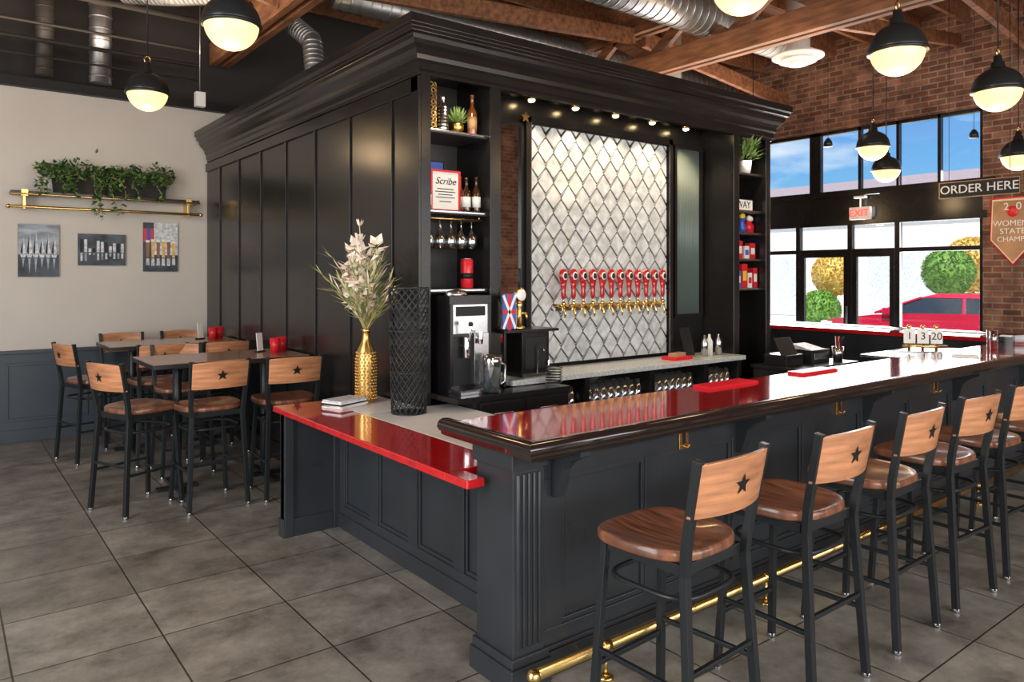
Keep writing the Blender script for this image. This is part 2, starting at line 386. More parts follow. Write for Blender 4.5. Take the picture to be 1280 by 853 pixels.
# tile panel
b=MB()
TX0,TX1,TZ0,TZ1=3.80,5.47,1.02,2.98; TY=4.70
b.box(TX0-.01,TX1+.01,TY-.03,TY,TZ0,TZ1+.01,'grout')
def clip(poly,x0,x1,z0,z1):
    for ax,v,sg in ((0,x0,1),(0,x1,-1),(1,z0,1),(1,z1,-1)):
        out=[]
        for i in range(len(poly)):
            p=poly[i];q=poly[(i+1)%len(poly)]
            ip=(p[ax]-v)*sg>=0; iq=(q[ax]-v)*sg>=0
            if ip: out.append(p)
            if ip!=iq:
                t=(v-p[ax])/(q[ax]-p[ax]); out.append((p[0]+t*(q[0]-p[0]),p[1]+t*(q[1]-p[1])))
        poly=out
        if len(poly)<3: return []
    return poly
w=.167; ry=.125
rows=int((TZ1-TZ0)/ry)+2
for j in range(-1,rows+1):
    for i in range(-1,12):
        cx=TX0+i*w+(w/2 if j%2 else 0); cz=TZ0+j*ry
        hw=w/2-.007; top=ry-.014; bot=-ry+.042
        poly=[(cx,cz+top),(cx+hw,cz+.010),(cx+hw,cz-.002),(cx,cz+bot),(cx-hw,cz-.002),(cx-hw,cz+.010)]
        poly=clip(poly,TX0+.004,TX1-.004,TZ0+.004,TZ1-.004)
        if poly: b.prism(poly,'y',TY-.042-random.random()*.002,TY-.03,'tile')
        s0=(cx-hw,cz-.022);s1=(cx,cz+bot-.020);s2=(cx+hw,cz-.022)
        for p,q in ((s0,s1),(s1,s2)):
            if all(TX0<r[0]<TX1 and TZ0<r[1]<TZ1 for r in (p,q)): b.beam((p[0],TY-.033,p[1]),(q[0],TY-.033,q[1]),.008,.0045,'tile')
for a,c,z0,z1 in ((TX0-.06,TX0-.01,1.0,3.04),(TX1+.01,TX1+.06,1.0,3.04)): b.box(a,c,TY-.07,TY,z0,z1,'black')
b.box(TX0-.06,TX1+.06,TY-.07,TY,2.99,3.05,'black')
b.box(TX0-.015,TX0-.008,TY-.073,TY-.07,1.0,2.99,'steel'); b.box(TX1+.008,TX1+.015,TY-.073,TY-.07,1.0,2.99,'steel')
b.build('beer_tap_tile_panel')
b=MB(); b.box(3.30,3.72,4.68,4.70,1.05,2.95,'mirror'); b.frame_y(4.68,-.02,3.27,3.74,1.02,2.98,.03,'black'); b.build('bar_mirror')
b=MB(); b.box(5.62,5.98,4.685,4.70,1.38,2.98,'ribglass')
x=5.63
while x<5.98: b.cyl((x,4.683,1.38),(x,4.683,2.98),.008,'ribglass',8); x+=.017
b.frame_y(4.68,-.025,5.59,6.01,1.35,3.01,.03,'black'); b.build('ribbed_glass_panel')
b=MB()
b.box(4.02,5.32,4.60,4.655,1.46,1.485,'chrome')
for i in range(12):
    x=4.06+i*(5.28-4.06)/11
    b.cyl((x,4.655,1.50),(x,4.54,1.50),.016,'brass',12)
    b.tube([(x,4.56,1.50),(x,4.535,1.49),(x,4.525,1.44),(x,4.525,1.405)],[.013,.012,.010,.009],'brass',10)
    b.sph((x,4.545,1.52),.02,'brass',10)
    b.cyl((x,4.545,1.52),(x,4.545,1.57),.010,'steel',10)
    b.lathe((x,4.545,1.56),[(.001,0),(.018,0),(.025,.03),(.023,.07),(.028,.11),(.036,.15)],'taphandle',14,sy=.6)
    b.lathe((x,4.545,1.71),[(.036,0),(.044,.03),(.042,.065),(.026,.092),(.001,.10)],'taphandle',14,sy=.55)
    b.sph((x,4.523,1.75),(.028,.008,.034),'paper',12)
    b.sph((x,4.519,1.75),(.021,.008,.026),'dark',12)
b.build('beer_tap_row')
b=MB()
b.box(3.25,6.04,4.18,4.62,.96,1.0,'ledge')
for x in (3.28,4.02,4.78,5.50,6.00): b.box(x-.025,x+.025,4.22,4.62,0,.96,'black')
b.box(3.26,6.03,4.60,4.62,.6,.96,'steel')
b.box(3.25,6.04,4.22,4.60,.70,.72,'steel'); b.box(3.25,6.04,4.22,4.26,.60,.70,'black'); b.box(3.25,6.04,4.24,4.60,.0,.62,'black')
b.build('back_bar_ledge',bevel=.003)
b=MB()
for x0,n in ((3.34,8),(4.1,8),(4.86,7),(5.57,5)):
    for i in range(n):
        for yy in (4.30,4.41):
            b.lathe((x0+i*.082,yy,.722),[(.036,0),(.035,.02),(.028,.16),(.001,.162)],'glassware',14)
b.build('pint_glasses')
for i in range(5):
    x=3.75+i*.476
    b=MB(); b.lathe((0,0,0),[(.040,.02),(.040,-.02),(.032,-.02),(.032,.01)],'brass',16); b.sph((0,0,-.022),(.026,.026,.014),'lamphi',12); b.build('recessed_spotlight',(x,4.58,3.172))
    l=D.lights.new('spot','SPOT'); l.energy=17; l.color=(1,.78,.5); l.spot_size=1.9; l.spot_blend=.6; l.shadow_soft_size=.03
    o=D.objects.new('soffit_and_fill_spot',l); COL.objects.link(o); o.location=(x,4.46,3.13)
for x in (2.90,6.38):  # added fill spots, no fixtures, to brighten the two shelf bays
    l=D.lights.new('spot','SPOT'); l.energy=10; l.color=(1,.80,.55); l.spot_size=2.2; l.spot_blend=.8; l.shadow_soft_size=.04
    o=D.objects.new('soffit_and_fill_spot',l); COL.objects.link(o); o.location=(x,4.20,3.04); o.rotation_euler=(.25,0,0)
def star(mb,c,r,axis,m,t=.006,rin=.42):
    pts=[]
    for k in range(10):
        a=pi/2+k*pi/5; rr=r if k%2==0 else r*rin
        pts.append((rr*math.cos(a),rr*math.sin(a)))
    mb.prism([(c[0]+p[0],c[2]+p[1]) for p in pts],'y',c[1]-t/2,c[1]+t/2,m)
b=MB(); star(b,(3.72,4.62,3.02),.05,'y','brass'); b.box(3.71,3.73,4.62,4.70,3.01,3.03,'brass'); b.build('brass_star')

# ================================================================ LOW L COUNTER
CZ=.872
b=MB()
b.box(1.79,2.14,2.80,4.94,CZ-.038,CZ,'red'); b.box(1.79,1.882,2.62,2.80,CZ-.038,CZ,'red'); b.box(2.14,2.79,2.80,4.30,CZ-.038,CZ,'white'); b.box(2.14,2.555,4.30,4.94,CZ-.038,CZ,'white')
b.build('low_counter_top',bevel=.005)
b=MB()
wx=2.24; cz=CZ-.04
b.box(wx,wx+.06,2.79,4.85,0,cz,'slate')
b.box(1.83,wx+.3,4.84,4.90,0,cz,'slate'); b.box(1.82,2.55,4.825,4.915,0,.12,'slate')
b.box(1.83,1.89,4.82,4.91,0,cz,'slate'); b.box(2.18,wx,4.82,4.91,0,cz,'slate')
b.box(wx-.02,wx,2.79,4.84,0,.16,'slate'); b.box(wx-.03,wx,2.79,4.84,0,.10,'slate'); b.box(wx-.02,wx,2.79,4.84,.72,cz,'slate')
ys=[2.84,3.33,3.82,4.31,4.80]
for y in ys: b.box(wx-.02,wx,y-.05,y+.05,.16,.72,'slate')
for a,c in zip(ys[:-1],ys[1:]): b.frame_x(wx,-.012,a+.05,c-.05,.16,.72,.022,'slate')
def corbel(mb,x,y,dx,dy,z,m,L=.2,Hh=.22,w=.06):
    pts=[(0,0),(L,0),(L,-.035),(L*.8,-.05),(L*.55,-.075),(L*.38,-.11),(L*.33,-.15),(L*.28,-.18),(.03,-Hh),(0,-Hh)]
    if dy: mb.prism([(y+dy*p[0],z+p[1]) for p in pts],'x',x-w/2,x+w/2,m)
    else: mb.prism([(x+dx*p[0],z+p[1]) for p in pts],'y',y-w/2,y+w/2,m)
corbel(b,wx-.02,3.82,-1,0,cz,'slate',.3,.2,.04)
b.build('low_counter_base',bevel=.003)

# ================================================================ MAIN BAR
b=MB()
FY=2.49
b.box(1.95,9.45,FY,2.72,0,1.02,'slate')
b.box(9.2,9.45,2.72,8.2,0,1.02,'slate')
b.box(1.93,9.45,FY-.02,FY,.86,1.02,'slate'); b.box(1.93,9.45,FY-.02,FY,0,.2,'slate'); b.box(1.91,9.47,FY-.04,FY,0,.11,'slate'); b.box(1.92,9.46,FY-.032,FY,.11,.13,'slate')
xs=[2.14,2.80,3.50,4.20,4.90,5.60,6.30,7.00,7.70,8.40,9.10]
for x in xs: b.box(x-.055,x+.055,FY-.02,FY,.2,.86,'slate')
for a,c in zip(xs[:-1],xs[1:]): b.frame_y(FY,-.014,a+.055,c-.055,.2,.86,.024,'slate'); 
b.box(1.91,2.08,FY-.035,2.72,0,1.02,'slate')
b.box(1.885,2.105,FY-.06,2.745,0,.10,'slate'); b.box(1.895,2.095,FY-.05,2.735,.10,.14,'slate')
b.box(1.895,2.095,FY-.05,2.735,.93,1.02,'slate')
for i in range(5):
    x=1.938+i*.0285; b.cyl((x,FY-.034,.17),(x,FY-.034,.91),.0105,'slate',10)
for x in (2.16,3.50,4.90,6.30,7.70,9.1): corbel(b,x,FY-.02,0,-1,1.02,'slate',.19,.24,.055)
b.box(1.90,9.5,FY-.075,FY,1.0,1.02,'slate')
b.build('bar_counter_base',bevel=.003)
b=MB()
b.box(1.90,9.75,2.33,2.92,1.02,1.068,'red'); b.box(9.15,9.75,2.92,8.2,1.02,1.068,'red')
prof=[(-.085,1.02),(-.085,1.069),(-.06,1.077),(-.03,1.087),(0,1.090),(.02,1.084),(.032,1.070),(.034,1.053),(.024,1.037),(.012,1.030),(.012,1.018),(-.01,1.006),(-.035,1.0),(-.05,.99),(-.085,.99)]
b.sweep(prof,[(1.86,2.92),(1.86,2.27),(9.80,2.27),(9.80,8.2)],'rail',smooth=True)
b.build('bar_top')
b=MB()
RY,RZ=2.30,.14
b.cyl((1.90,RY,RZ),(9.3,RY,RZ),.022,'brass',20)
b.sph((1.895,RY,RZ),.030,'brass',16)
for x in (2.3,3.5,4.9,6.3,7.7,9.0):
    b.tube([(x,RY,RZ),(x,RY+.06,.10),(x,2.42,.06),(x,2.447,.055)],.011,'brass',10)
    b.cyl((x-.02,RY,RZ),(x+.02,RY,RZ),.027,'brass',20)
    b.cyl((x,RY,RZ-.02),(x,RY,0.0),.010,'brass',10); b.lathe((x,RY,0),[(.035,0),(.035,.008),(.012,.018)],'brass',16)
b.build('brass_foot_rail')
for x in (3.02,4.55,5.95):
    b=MB(); b.box(-.035,.035,-.012,0,-.06,.06,'brass'); b.box(-.012,.012,-.014,-.012,-.035,.035,'dark'); b.tube([(0,-.012,-.045),(0,-.04,-.05),(0,-.05,-.03)],.005,'brass',8)
    b.build('brass_outlet_plate',(x,FY-.0205,.925),bevel=.002)

# ================================================================ STOOL
def make_stool():
    b=MB()
    for sx in (-1,1):
        b.sq([(sx*.20,.20,0.01),(sx*.165,.165,.735)],.028,'metalblk')
        b.sq([(sx*.205,-.235,0.01),(sx*.178,-.195,.70),(sx*.185,-.205,.80),(sx*.198,-.262,1.12)],.030,'metalblk')
        b.cyl((sx*.20,.20,0),(sx*.20,.20,.02),.018,'steel',10); b.cyl((sx*.205,-.235,0),(sx*.205,-.235,.02),.018,'steel',10)
        b.sq([(sx*.186,.185,.30),(sx*.196,-.215,.30)],.018,'metalblk')
    b.sq([(-.19,.19,.24),(.19,.19,.24)],.020,'metalblk'); b.sq([(-.197,-.217,.36),(.197,-.217,.36)],.018,'metalblk')
    pts=[]
    for k in range(40):
        a=2*pi*k/40; c,s_=math.cos(a),math.sin(a); pts.append((.178*math.copysign(abs(c)**.5,c),.178*math.copysign(abs(s_)**.5,s_)-.01,.60))
    b.tube(pts,.010,'metalblk',8,closed=True)
    b.box(-.175,.175,.145,.165,.69,.73,'metalblk'); b.box(-.175,.175,-.185,-.165,.69,.73,'metalblk')
    for sx in (-1,1): b.box(min(sx*.175,sx*.155),max(sx*.175,sx*.155),-.18,.165,.69,.73,'metalblk')
    rings=[(.94,.728),(1.0,.738),(1.0,.757),(.97,.768),(.85,.765),(.6,.755),(.3,.750)]
    n=44;vs=[];fs=[]
    for s_,z in rings:
        for k in range(n):
            a=2*pi*k/n;c,d=math.cos(a),math.sin(a)
            x=.225*math.copysign(abs(c)**.6,c)*s_; y=.215*math.copysign(abs(d)**.6,d)*s_+.016
            x*=1-.12*(-y/.212 if y<0 else 0)
            zz=z+(.008*(x/.2)**2 if z>.745 else 0)
            vs.append((x,y,zz))
    for i in range(len(rings)-1):
        for k in range(n): fs.append((i*n+k,i*n+(k+1)%n,(i+1)*n+(k+1)%n,(i+1)*n+k))
    fs.append(list(range(n))[::-1]); fs.append([(len(rings)-1)*n+k for k in range(n)])
    b.add(vs,fs,'woodseat',True)
    N=14; vs=[]
    for i in range(N+1):
        u=-1+2*i/N; x=.205*u; yb=-.226-.045*(1-u*u)
        for (z,dy) in ((.912,0),(1.105,-.036)):
            zz=z+(.012*(1-u*u) if z>1 else 0)
            vs.append((x,yb+dy+.009,zz)); vs.append((x,yb+dy-.009,zz))
    fs=[]
    for i in range(N):
        a=i*4;c=a+4
        fs+=[(a,c,c+2,a+2),(a+1,a+3,c+3,c+1),(a+2,c+2,c+3,a+3),(a,a+1,c+1,c)]
    fs+=[(0,2,3,1),(N*4,N*4+1,N*4+3,N*4+2)]
    b.add(vs,fs,'woodback',False)
    for sgn in (-1,1):
        pts=[]
        for k in range(10):
            a=pi/2+k*pi/5; rr=.042 if k%2==0 else .017
            x=rr*math.cos(a); z=1.012+rr*math.sin(a); u=x/.205
            y=-.226-.045*(1-u*u)-.036*(z-.912)/.193+sgn*.0108
            pts.append((x,y,z))
        b.add(pts+[(0,-.271-.0187+sgn*.0108,1.012)],[(k,(k+1)%10,10) for k in range(10)],'dark')
    return b.build('bar_stool',bevel=.0025,sc=(1.06,1.06,1))
st=make_stool(); st.location=(2.24,1.89,0); st.rotation_euler=(0,0,math.radians(3))
for x,y,r in ((2.99,1.86,0),(3.72,1.87,1),(4.42,1.87,-3),(5.10,1.87,-2),(5.80,1.87,0)): inst(st,(x,y,0),math.radians(r))
for x,y,r in ((1.22,6.20,-68),(1.66,5.98,3),(2.24,5.92,-3),(1.20,8.12,-74),(1.66,7.68,0),(2.22,7.66,2),(1.75,7.08,178),(1.62,8.88,180),(2.24,8.88,180)): inst(st,(x,y,0),math.radians(r))
b=MB()
b.box(-.62,.62,-.37,.37,1.035,1.07,'woodtable')
b.box(-.625,.625,-.375,-.37,1.03,1.065,'metalblk'); b.box(-.625,.625,.37,.375,1.03,1.065,'metalblk'); b.box(-.625,-.62,-.37,.37,1.03,1.065,'metalblk'); b.box(.62,.625,-.37,.37,1.03,1.065,'metalblk')
for x in (-.36,.36):
    b.cyl((x,0,.03),(x,0,1.03),.035,'metalblk',16); b.box(x-.03,x+.03,-.30,.30,0,.03,'metalblk'); b.box(x-.16,x+.16,-.03,.03,0,.028,'metalblk'); b.box(x-.04,x+.04,-.28,.28,1.01,1.035,'metalblk')
t=b.build('high_top_table',(1.92,6.50,0),bevel=.003); inst(t,(1.92,8.28,0))
def cup(x,y,z):
    b=MB(); b.lathe((0,0,0),[(.035,0),(.045,.13),(.040,.13),(.032,.01),(.001,.01)],'redpl',20); b.build('red_candle_cup',(x,y,z))
cup(2.36,6.46,1.07); cup(2.46,6.56,1.07); cup(2.33,8.22,1.07); cup(2.42,8.3,1.07)
def card(x,y,z):
    b=MB(); b.box(-.05,.05,-.02,.02,0,.012,'dark'); b.obox((0,0,.09),(.07,.006,.16),Matrix.Rotation(-.1,3,'X'),'paper'); b.build('table_menu_card',(x,y,z),rz=.5)
card(2.28,6.62,1.07); card(2.24,8.36,1.07)

# ================================================================ WALL DECOR
def art(name,x0,x1,z0,z1,seed,kind):
    random.seed(seed); b=MB(); y=9.345; Wd=x1-x0; Ht=z1-z0
    b.box(x0,x1,y,9.37,z0,z1,'dark'); 
    zm=z0+Ht*(.42 if kind!='c' else .34)
    b.box(x0,x1,y-.002,y,zm,z1,'art_sky' if kind=='a' else ('art_dark' if kind=='b' else 'art_lt'))
    b.box(x0,x1,y-.002,y,z0,zm,'art_dark')
    if kind=='c':
        b.box(x0,x0+Wd*.30,y-.003,y,zm,z1,'art_dark'); b.box(x0,x0+Wd*.28,y-.0035,y,z0+Ht*.60,z1-Ht*.12,'redpl'); b.box(x0+Wd*.1,x0+Wd*.2,y-.004,y,z0+Ht*.6,z1-Ht*.12,'labelb')
    n={'a':6,'b':11,'c':6}[kind]
    for i in range(n):
        cx=x0+Wd*(i+.8)/(n+.6)
        if kind=='a':
            hh=Ht*random.uniform(.30,.52); w=Wd*.05
            b.prism([(cx-w*.2,zm),(cx+w*1.4,zm+.02),(cx+w*.1,zm+hh)],'y',y-.005,y,'art_lt')
            b.prism([(cx-w*.3,zm),(cx-w*1.3,zm+.03),(cx-w*.1,zm+hh*.8)],'y',y-.005,y,'dark')
            b.prism([(cx-w*1.4,zm),(cx+w*1.4,zm),(cx+w,zm-.03),(cx-w,zm-.03)],'y',y-.006,y,'art_lt')
            b.prism([(cx-w*.6,zm-.04),(cx+w*.7,zm-.04),(cx,zm-hh*.75)],'y',y-.005,y,'art_sky')
        elif kind=='b':
            hh=Ht*random.uniform(.10,.42); w=Wd*.03
            b.box(cx-w,cx+w,y-.005,y,zm,zm+hh,'art_lt' if i%3 else 'dark'); b.box(cx-w*.7,cx+w*.7,y-.005,y,zm-hh*.7,zm-.01,'art_sky' if i%2 else 'art_lt')
        else:
            hh=Ht*random.uniform(.34,.40); w=Wd*.055
            b.prism([(cx-w*.7,zm-.03),(cx+w*.7,zm-.03),(cx+w,zm-.03+hh),(cx-w,zm-.03+hh)],'y',y-.005,y,'art_warm' if i%2 else 'amber')
            b.prism([(cx-w*.95,zm-.03+hh*.86),(cx+w*.95,zm-.03+hh*.86),(cx+w,zm-.03+hh),(cx-w,zm-.03+hh)],'y',y-.007,y,'paper')
            b.prism([(cx-w*.7,zm-.04),(cx+w*.7,zm-.04),(cx+w*.9,zm-.04-hh*.4),(cx-w*.9,zm-.04-hh*.4)],'y',y-.005,y,'art_lt')
    b.build(name)
art('framed_wall_photo',.675,1.044,1.74,2.30,1,'a'); art('framed_wall_photo',1.225,1.693,1.866,2.215,2,'b'); art('framed_wall_photo',1.879,2.248,1.80,2.366,3,'c')
random.seed(11)
b=MB()
b.box(.60,2.45,9.17,9.37,2.60,2.635,'black')
b.cyl((.60,9.15,2.60),(2.45,9.15,2.60),.010,'brass',10)
b.cyl((.58,9.20,2.47),(2.47,9.20,2.47),.016,'brass',12)
for x in (.72,2.33): b.box(x-.012,x+.012,9.19,9.37,2.45,2.60,'brass'); b.box(x-.03,x+.03,9.15,9.17,2.58,2.65,'brass')
for x in (.58,2.47): b.sph((x,9.20,2.47),.024,'brass',10)
b.build('floating_wall_shelf',bevel=.002)
b=MB()
for x0 in (.98,1.56):
    b.prism([(x0+.01,2.637),(x0+.52,2.637),(x0+.54,2.85),(x0-.01,2.85)],'y',9.20,9.34,'darkspace_paint')
b.box(.98,2.10,9.21,9.33,2.83,2.845,'stem')
for i in range(620):
    x=random.uniform(.86,2.18); y=random.uniform(9.15,9.33); z=2.85+abs(random.gauss(0,.06))-(.05 if random.random()<.3 else 0)
    b.leaf((x,y,z),(random.uniform(-1,1),random.uniform(-1,.2),random.uniform(-.4,.9)),random.uniform(.05,.09),.022,random.choice(['leaf','leaf','leaf2']))
for i in range(22):
    x=random.uniform(.80,2.22) if i>5 else random.uniform(1.3,1.75); L=random.uniform(.12,.3) if i>5 else random.uniform(.3,.5)
    p=Vector((x,9.13,2.82)); pts=[]
    for k in range(9):
        pts.append((p.x+.03*math.sin(k*.9+i),9.12-.02*math.sin(k*.4),2.89-L*k/8))
    b.tube(pts,.003,'stem',5)
    for q in pts:
        for _ in range(4): b.leaf(q,(random.uniform(-1,1),random.uniform(-1,0),random.uniform(-.8,.4)),random.uniform(.045,.07),.018,random.choice(['leaf','leaf2','leaf']))
b.build('ivy_planter_box')

# ================================================================ VASE etc
b=MB()
prof=[(.05,0),(.062,.01),(.068,.06),(.070,.18),(.070,.30),(.060,.36),(.036,.41),(.026,.44),(.026,.49),(.036,.51),(.030,.51),(.02,.45)]
b.lathe((0,0,0),prof,'gold',28)
for j in range(16):
    z=.03+j*.021
    for k in range(18):
        a=2*pi*(k+.5*(j%2))/18; r=.071 if z<.32 else .065
        b.sph((r*math.cos(a),r*math.sin(a),z),.0085,'gold',6)
random.seed(5)
for i in range(56):
    a=random.uniform(0,2*pi); sp=random.uniform(.05,.36); hh=random.uniform(.28,.56)
    pts=[]
    for k in range(7):
        t=k/6; pts.append((sp*math.cos(a)*t**1.4*.85,sp*math.sin(a)*t**1.4*.7,.47+hh*t-.10*sp*t**3))
    b.tube(pts,[.003]*6+[.001],'stem',5)
    for k in range(2,7):
        for _ in range(3): b.leaf(pts[k],(math.cos(a)+random.uniform(-.6,.6),math.sin(a)+random.uniform(-.6,.6),random.uniform(.3,1.6)),random.uniform(.08,.15),.006,random.choice(['stem','leaf2','cream']))
for i in range(24):
    a=random.uniform(0,2*pi); sp=random.uniform(.0,.16); z=random.uniform(.70,1.08)
    cx,cy=sp*math.cos(a)-.05,sp*math.sin(a)
    b.tube([(0,0,.47),(cx*.5,cy*.5,.47+(z-.47)*.5),(cx,cy,z)],.003,'stem',5)
    for _ in range(16):
        d=Vector((random.gauss(0,1),random.gauss(0,1),random.gauss(0,.8))).normalized()
        b.leaf((cx+d.x*.01,cy+d.y*.01,z+d.z*.03),d,random.uniform(.05,.085),.028,'petal')
for i in range(2):
    a=2.2+i*1.3; sp=.05+.03*i
    pts=[(sp*math.cos(a)*(k/7)**1.5,sp*math.sin(a)*(k/7)**1.5,.5+(.72-.1*i)*k/7) for k in range(8)]
    b.tube(pts,.003,'cream',5)
    for k in range(4,8):
        for _ in range(12): b.leaf(pts[k],(random.uniform(-1,1),random.uniform(-1,1),1.5),.06,.008,'petal')
b.build('vase_of_dried_flowers',(2.36,4.70,CZ),recalc=False)
b=MB()
Hh=.80; rr=lambda z:.110+.018*(z/Hh)
n=9
for d in (-1,1):
    for k in range(n):
        for ph0,sc,off in ((0,1,0),(1,.99,.5)):
            pts=[]
            for j in range(29):
                z=Hh*j/28; ph=(z/Hh)*7+ph0; tri=abs((ph%2)-1)
                a=2*pi*(k+off)/n+d*(tri-.5)*2*pi/n
                pts.append((rr(z)*sc*math.cos(a),rr(z)*sc*math.sin(a),z))
            b.tube(pts,.0034,'metalblk',6)
for z in (0.005,Hh*.33,Hh*.66,Hh): b.tube([(rr(z)*math.cos(2*pi*k/32),rr(z)*math.sin(2*pi*k/32),z) for k in range(32)],.005,'metalblk',6,closed=True)
b.lathe((0,0,0),[(.106,0),(.106,.006)],'metalblk',24)
b.build('geometric_wire_basket',(2.39,4.16,CZ))
b=MB()
for i,(dx,r,m) in enumerate(((0,.1,'paper'),(.01,-.05,'paper'),(-.01,.15,'dark'),(.0,.05,'paper'),(.01,.0,'art_lt'))):
    b.obox((dx,0,.006+i*.010),(.24,.18,.009),Matrix.Rotation(r,3,'Z'),m)
b.build('menu_stack',(2.17,4.64,CZ),rz=.3)

# ================================================================ BACK BAR LEFT BAY
b=MB()
b.box(2.64,3.62,3.98,4.17,.92,.955,'black'); b.box(2.64,3.16,4.17,4.77,.92,.955,'black')
b.box(2.80,3.62,4.0,4.17,0,.92,'black')
for i in range(2):
    x=2.83+i*.4; b.box(x,x+.36,3.985,4.0,.76,.90,'black'); b.box(x,x+.36,3.985,4.0,.1,.74,'black'); b.cyl((x+.1,3.97,.83),(x+.26,3.97,.83),.006,'steel',8)
b.build('under_shelf_cabinet',bevel=.003)
b=MB()
b.box(0,.34,0,.40,0,.64,'black'); b.box(.02,.32,-.012,.0,.40,.60,'steel'); b.box(.05,.29,-.018,-.01,.52,.585,'dark'); b.box(.03,.31,-.004,.0,.05,.38,'dark')
b.box(.19,.31,-.03,0,.05,.40,'steel')
b.prism([(-.015,.60),(-.015,.66),(.4,.66),(.4,.60)],'x',-.004,.344,'black')
b.lathe((.17,.2,.66),[(.10,0),(.09,.03),(.03,.04)],'steel',20)
b.box(.02,.32,-.12,.0,0,.03,'steel'); 
for x in (.012,.328): b.box(x-.012,x+.012,-.02,.0,.03,.60,'black')
b.cyl((.11,-.05,.38),(.11,-.05,.24),.022,'chrome',12); b.cyl((.22,-.06,.33),(.22,-.06,.42),.018,'chrome',12); b.tube([(.11,-.04,.33),(.11,-.09,.37),(.11,-.10,.46)],.008,'chrome',8)
b.cyl((.11,-.05,.32),(.11,0,.32),.012,'chrome',10); b.cyl((.22,-.06,.37),(.22,0,.37),.012,'chrome',10)
b.sph((.11,-.10,.47),.018,'dark',8)
b.build('ice_dispenser_machine',(2.72,4.20,.955),bevel=.006)
b=MB()
b.lathe((0,0,0),[(.055,0),(.064,.21),(.070,.26),(.062,.26),(.052,.01),(.001,.01)],'glassware',20)
b.tube([(.065,0,.20),(.11,0,.19),(.11,0,.07),(.058,0,.05)],.008,'glassware',8); b.lathe((0,0,0),[(.048,.012),(.056,.17),(.001,.17)],'art_lt',16)
b.build('water_pitcher',(2.97,4.05,.955))
b=MB()
b.box(0,.26,0,.20,0,.34,'black'); b.box(-.0,.26,-.03,.0,.0,.03,'steel'); b.box(-.22,.29,-.08,.03,.34,.36,'black'); b.box(0,.29,.03,.22,.34,.36,'black')
b.box(.03,.23,-.005,0,.06,.30,'dark'); b.tube([(.13,-.02,.02),(.13,-.03,.20),(.13,-.06,.24),(.13,-.10,.20)],.006,'chrome',8)
b.cyl((.23,-.03,.03),(.23,-.03,.12),.008,'chrome',8); b.box(-.21,-.19,-.06,-.04,-.04,.34,'black')
b.build('black_coffee_brewer',(3.39,4.25,1.0),bevel=.004)
b=MB()
b.lathe((0,0,0),[(.04,0),(.04,.02),(.02,.03),(.018,.16),(.026,.18),(.018,.2)],'brass',16); b.sph((0,-.01,.25),(.055,.02,.055),'brass',16); b.sph((0,-.026,.25),(.042,.01,.042),'paper',16); b.lathe((0,0,.3),[(.01,0),(.014,.06),(.012,.14),(.001,.15)],'dark',10)
b.tube([(0,-.02,.12),(0,-.08,.12),(0,-.09,.08)],.008,'brass',8)
b.build('brass_draft_tower',(3.34,4.22,1.361))
b=MB(); b.box(-.06,.06,0,.012,0,.26,'labelb'); b.box(-.06,.06,-.002,0,.115,.145,'redpl'); b.box(-.015,.015,-.002,0,0,.26,'redpl')
b.beam((-.055,-.001,.01),(.055,-.001,.25),.003,.02,'paper'); b.beam((.055,-.001,.01),(-.055,-.001,.25),.003,.02,'paper'); b.box(-.06,.06,.0,.05,0,.008,'dark')
b.build('union_flag_sign',(3.235,4.20,1.361))
def bottle(x,y,z,m,h=.24,lab='paper',name='glass_bottle',r=.032):
    b=MB(); b.lathe((0,0,0),[(r*.9,0),(r,.01),(r,h*.55),(r*.8,h*.63),(r*.38,h*.72),(r*.34,h*.95),(r*.45,h*.96),(r*.45,h),(.001,h)],m,16)
    if lab: b.lathe((0,0,0),[(r*1.02,h*.15),(r*1.02,h*.45)],lab,16)
    b.build(name,(x,y,z),recalc=True)
b=MB(); b.lathe((0,0,0),[(.035,0),(.04,.02),(.038,.33),(.03,.34),(.001,.34)],'dark',20)
for j in range(8):
    for k in range(8):
        a=2*pi*(k+.5*(j%2))/8; R=Matrix.Rotation(a,3,'Z'); z=.03+j*.04
        b.tube([Vector((.042*math.cos(a)+.0,.042*math.sin(a),z))+R@Vector((0,.014*math.cos(t*pi/4),.017*math.sin(t*pi/4))) for t in range(8)],.0035,'gold',5,closed=True)
b.build('gold_lattice_lantern',(2.72,4.44,2.77))
b=MB(); b.lathe((0,0,0),[(.04,0),(.042,.01),(.042,.16),(.03,.18),(.02,.19),(.02,.23),(.026,.24),(.001,.24)],'steel',20)
for j in range(6): b.lathe((0,0,.02+j*.025),[(.0425,0),(.045,.006),(.0425,.012)],'dark',20)
b.build('patterned_metal_vase',(2.81,4.42,2.77))
b=MB(); b.lathe((0,0,0),[(.03,0),(.05,.03),(.05,.06),(.04,.08),(.001,.078)],'gold',18)
random.seed(3)
for i in range(46):
    a=i*2.4; el=.3+i/46*1.2; b.leaf((0,0,.07),(math.cos(a)*math.cos(el),math.sin(a)*math.cos(el),math.sin(el)),.13,.012,'leaf2')
b.build('potted_succulent',(2.95,4.45,2.77),recalc=False)
bottle(3.09,4.46,2.77,'amber',.30,name='brown_bottle',lab='tan',r=.036)
b=MB(); b.box(-.14,.14,-.01,.01,0,.38,'labelb'); b.frame_y(-.01,-.01,-.14,.14,0,.38,.014,'dark'); b.box(-.11,.11,-.012,-.01,.27,.34,'bluejar')
b.build('blue_framed_award',(2.81,4.62,2.212))
b=MB(); b.box(-.12,.12,-.008,.008,0,.29,'paper'); b.frame_y(-.008,-.008,-.125,.125,0,.295,.014,'redpl')
for j,(w_,z) in enumerate(((.07,.16),(.085,.14),(.06,.12),(.08,.10),(.05,.07))): b.box(-w_,w_,-.0095,-.008,z-.003,z+.003,'dark')
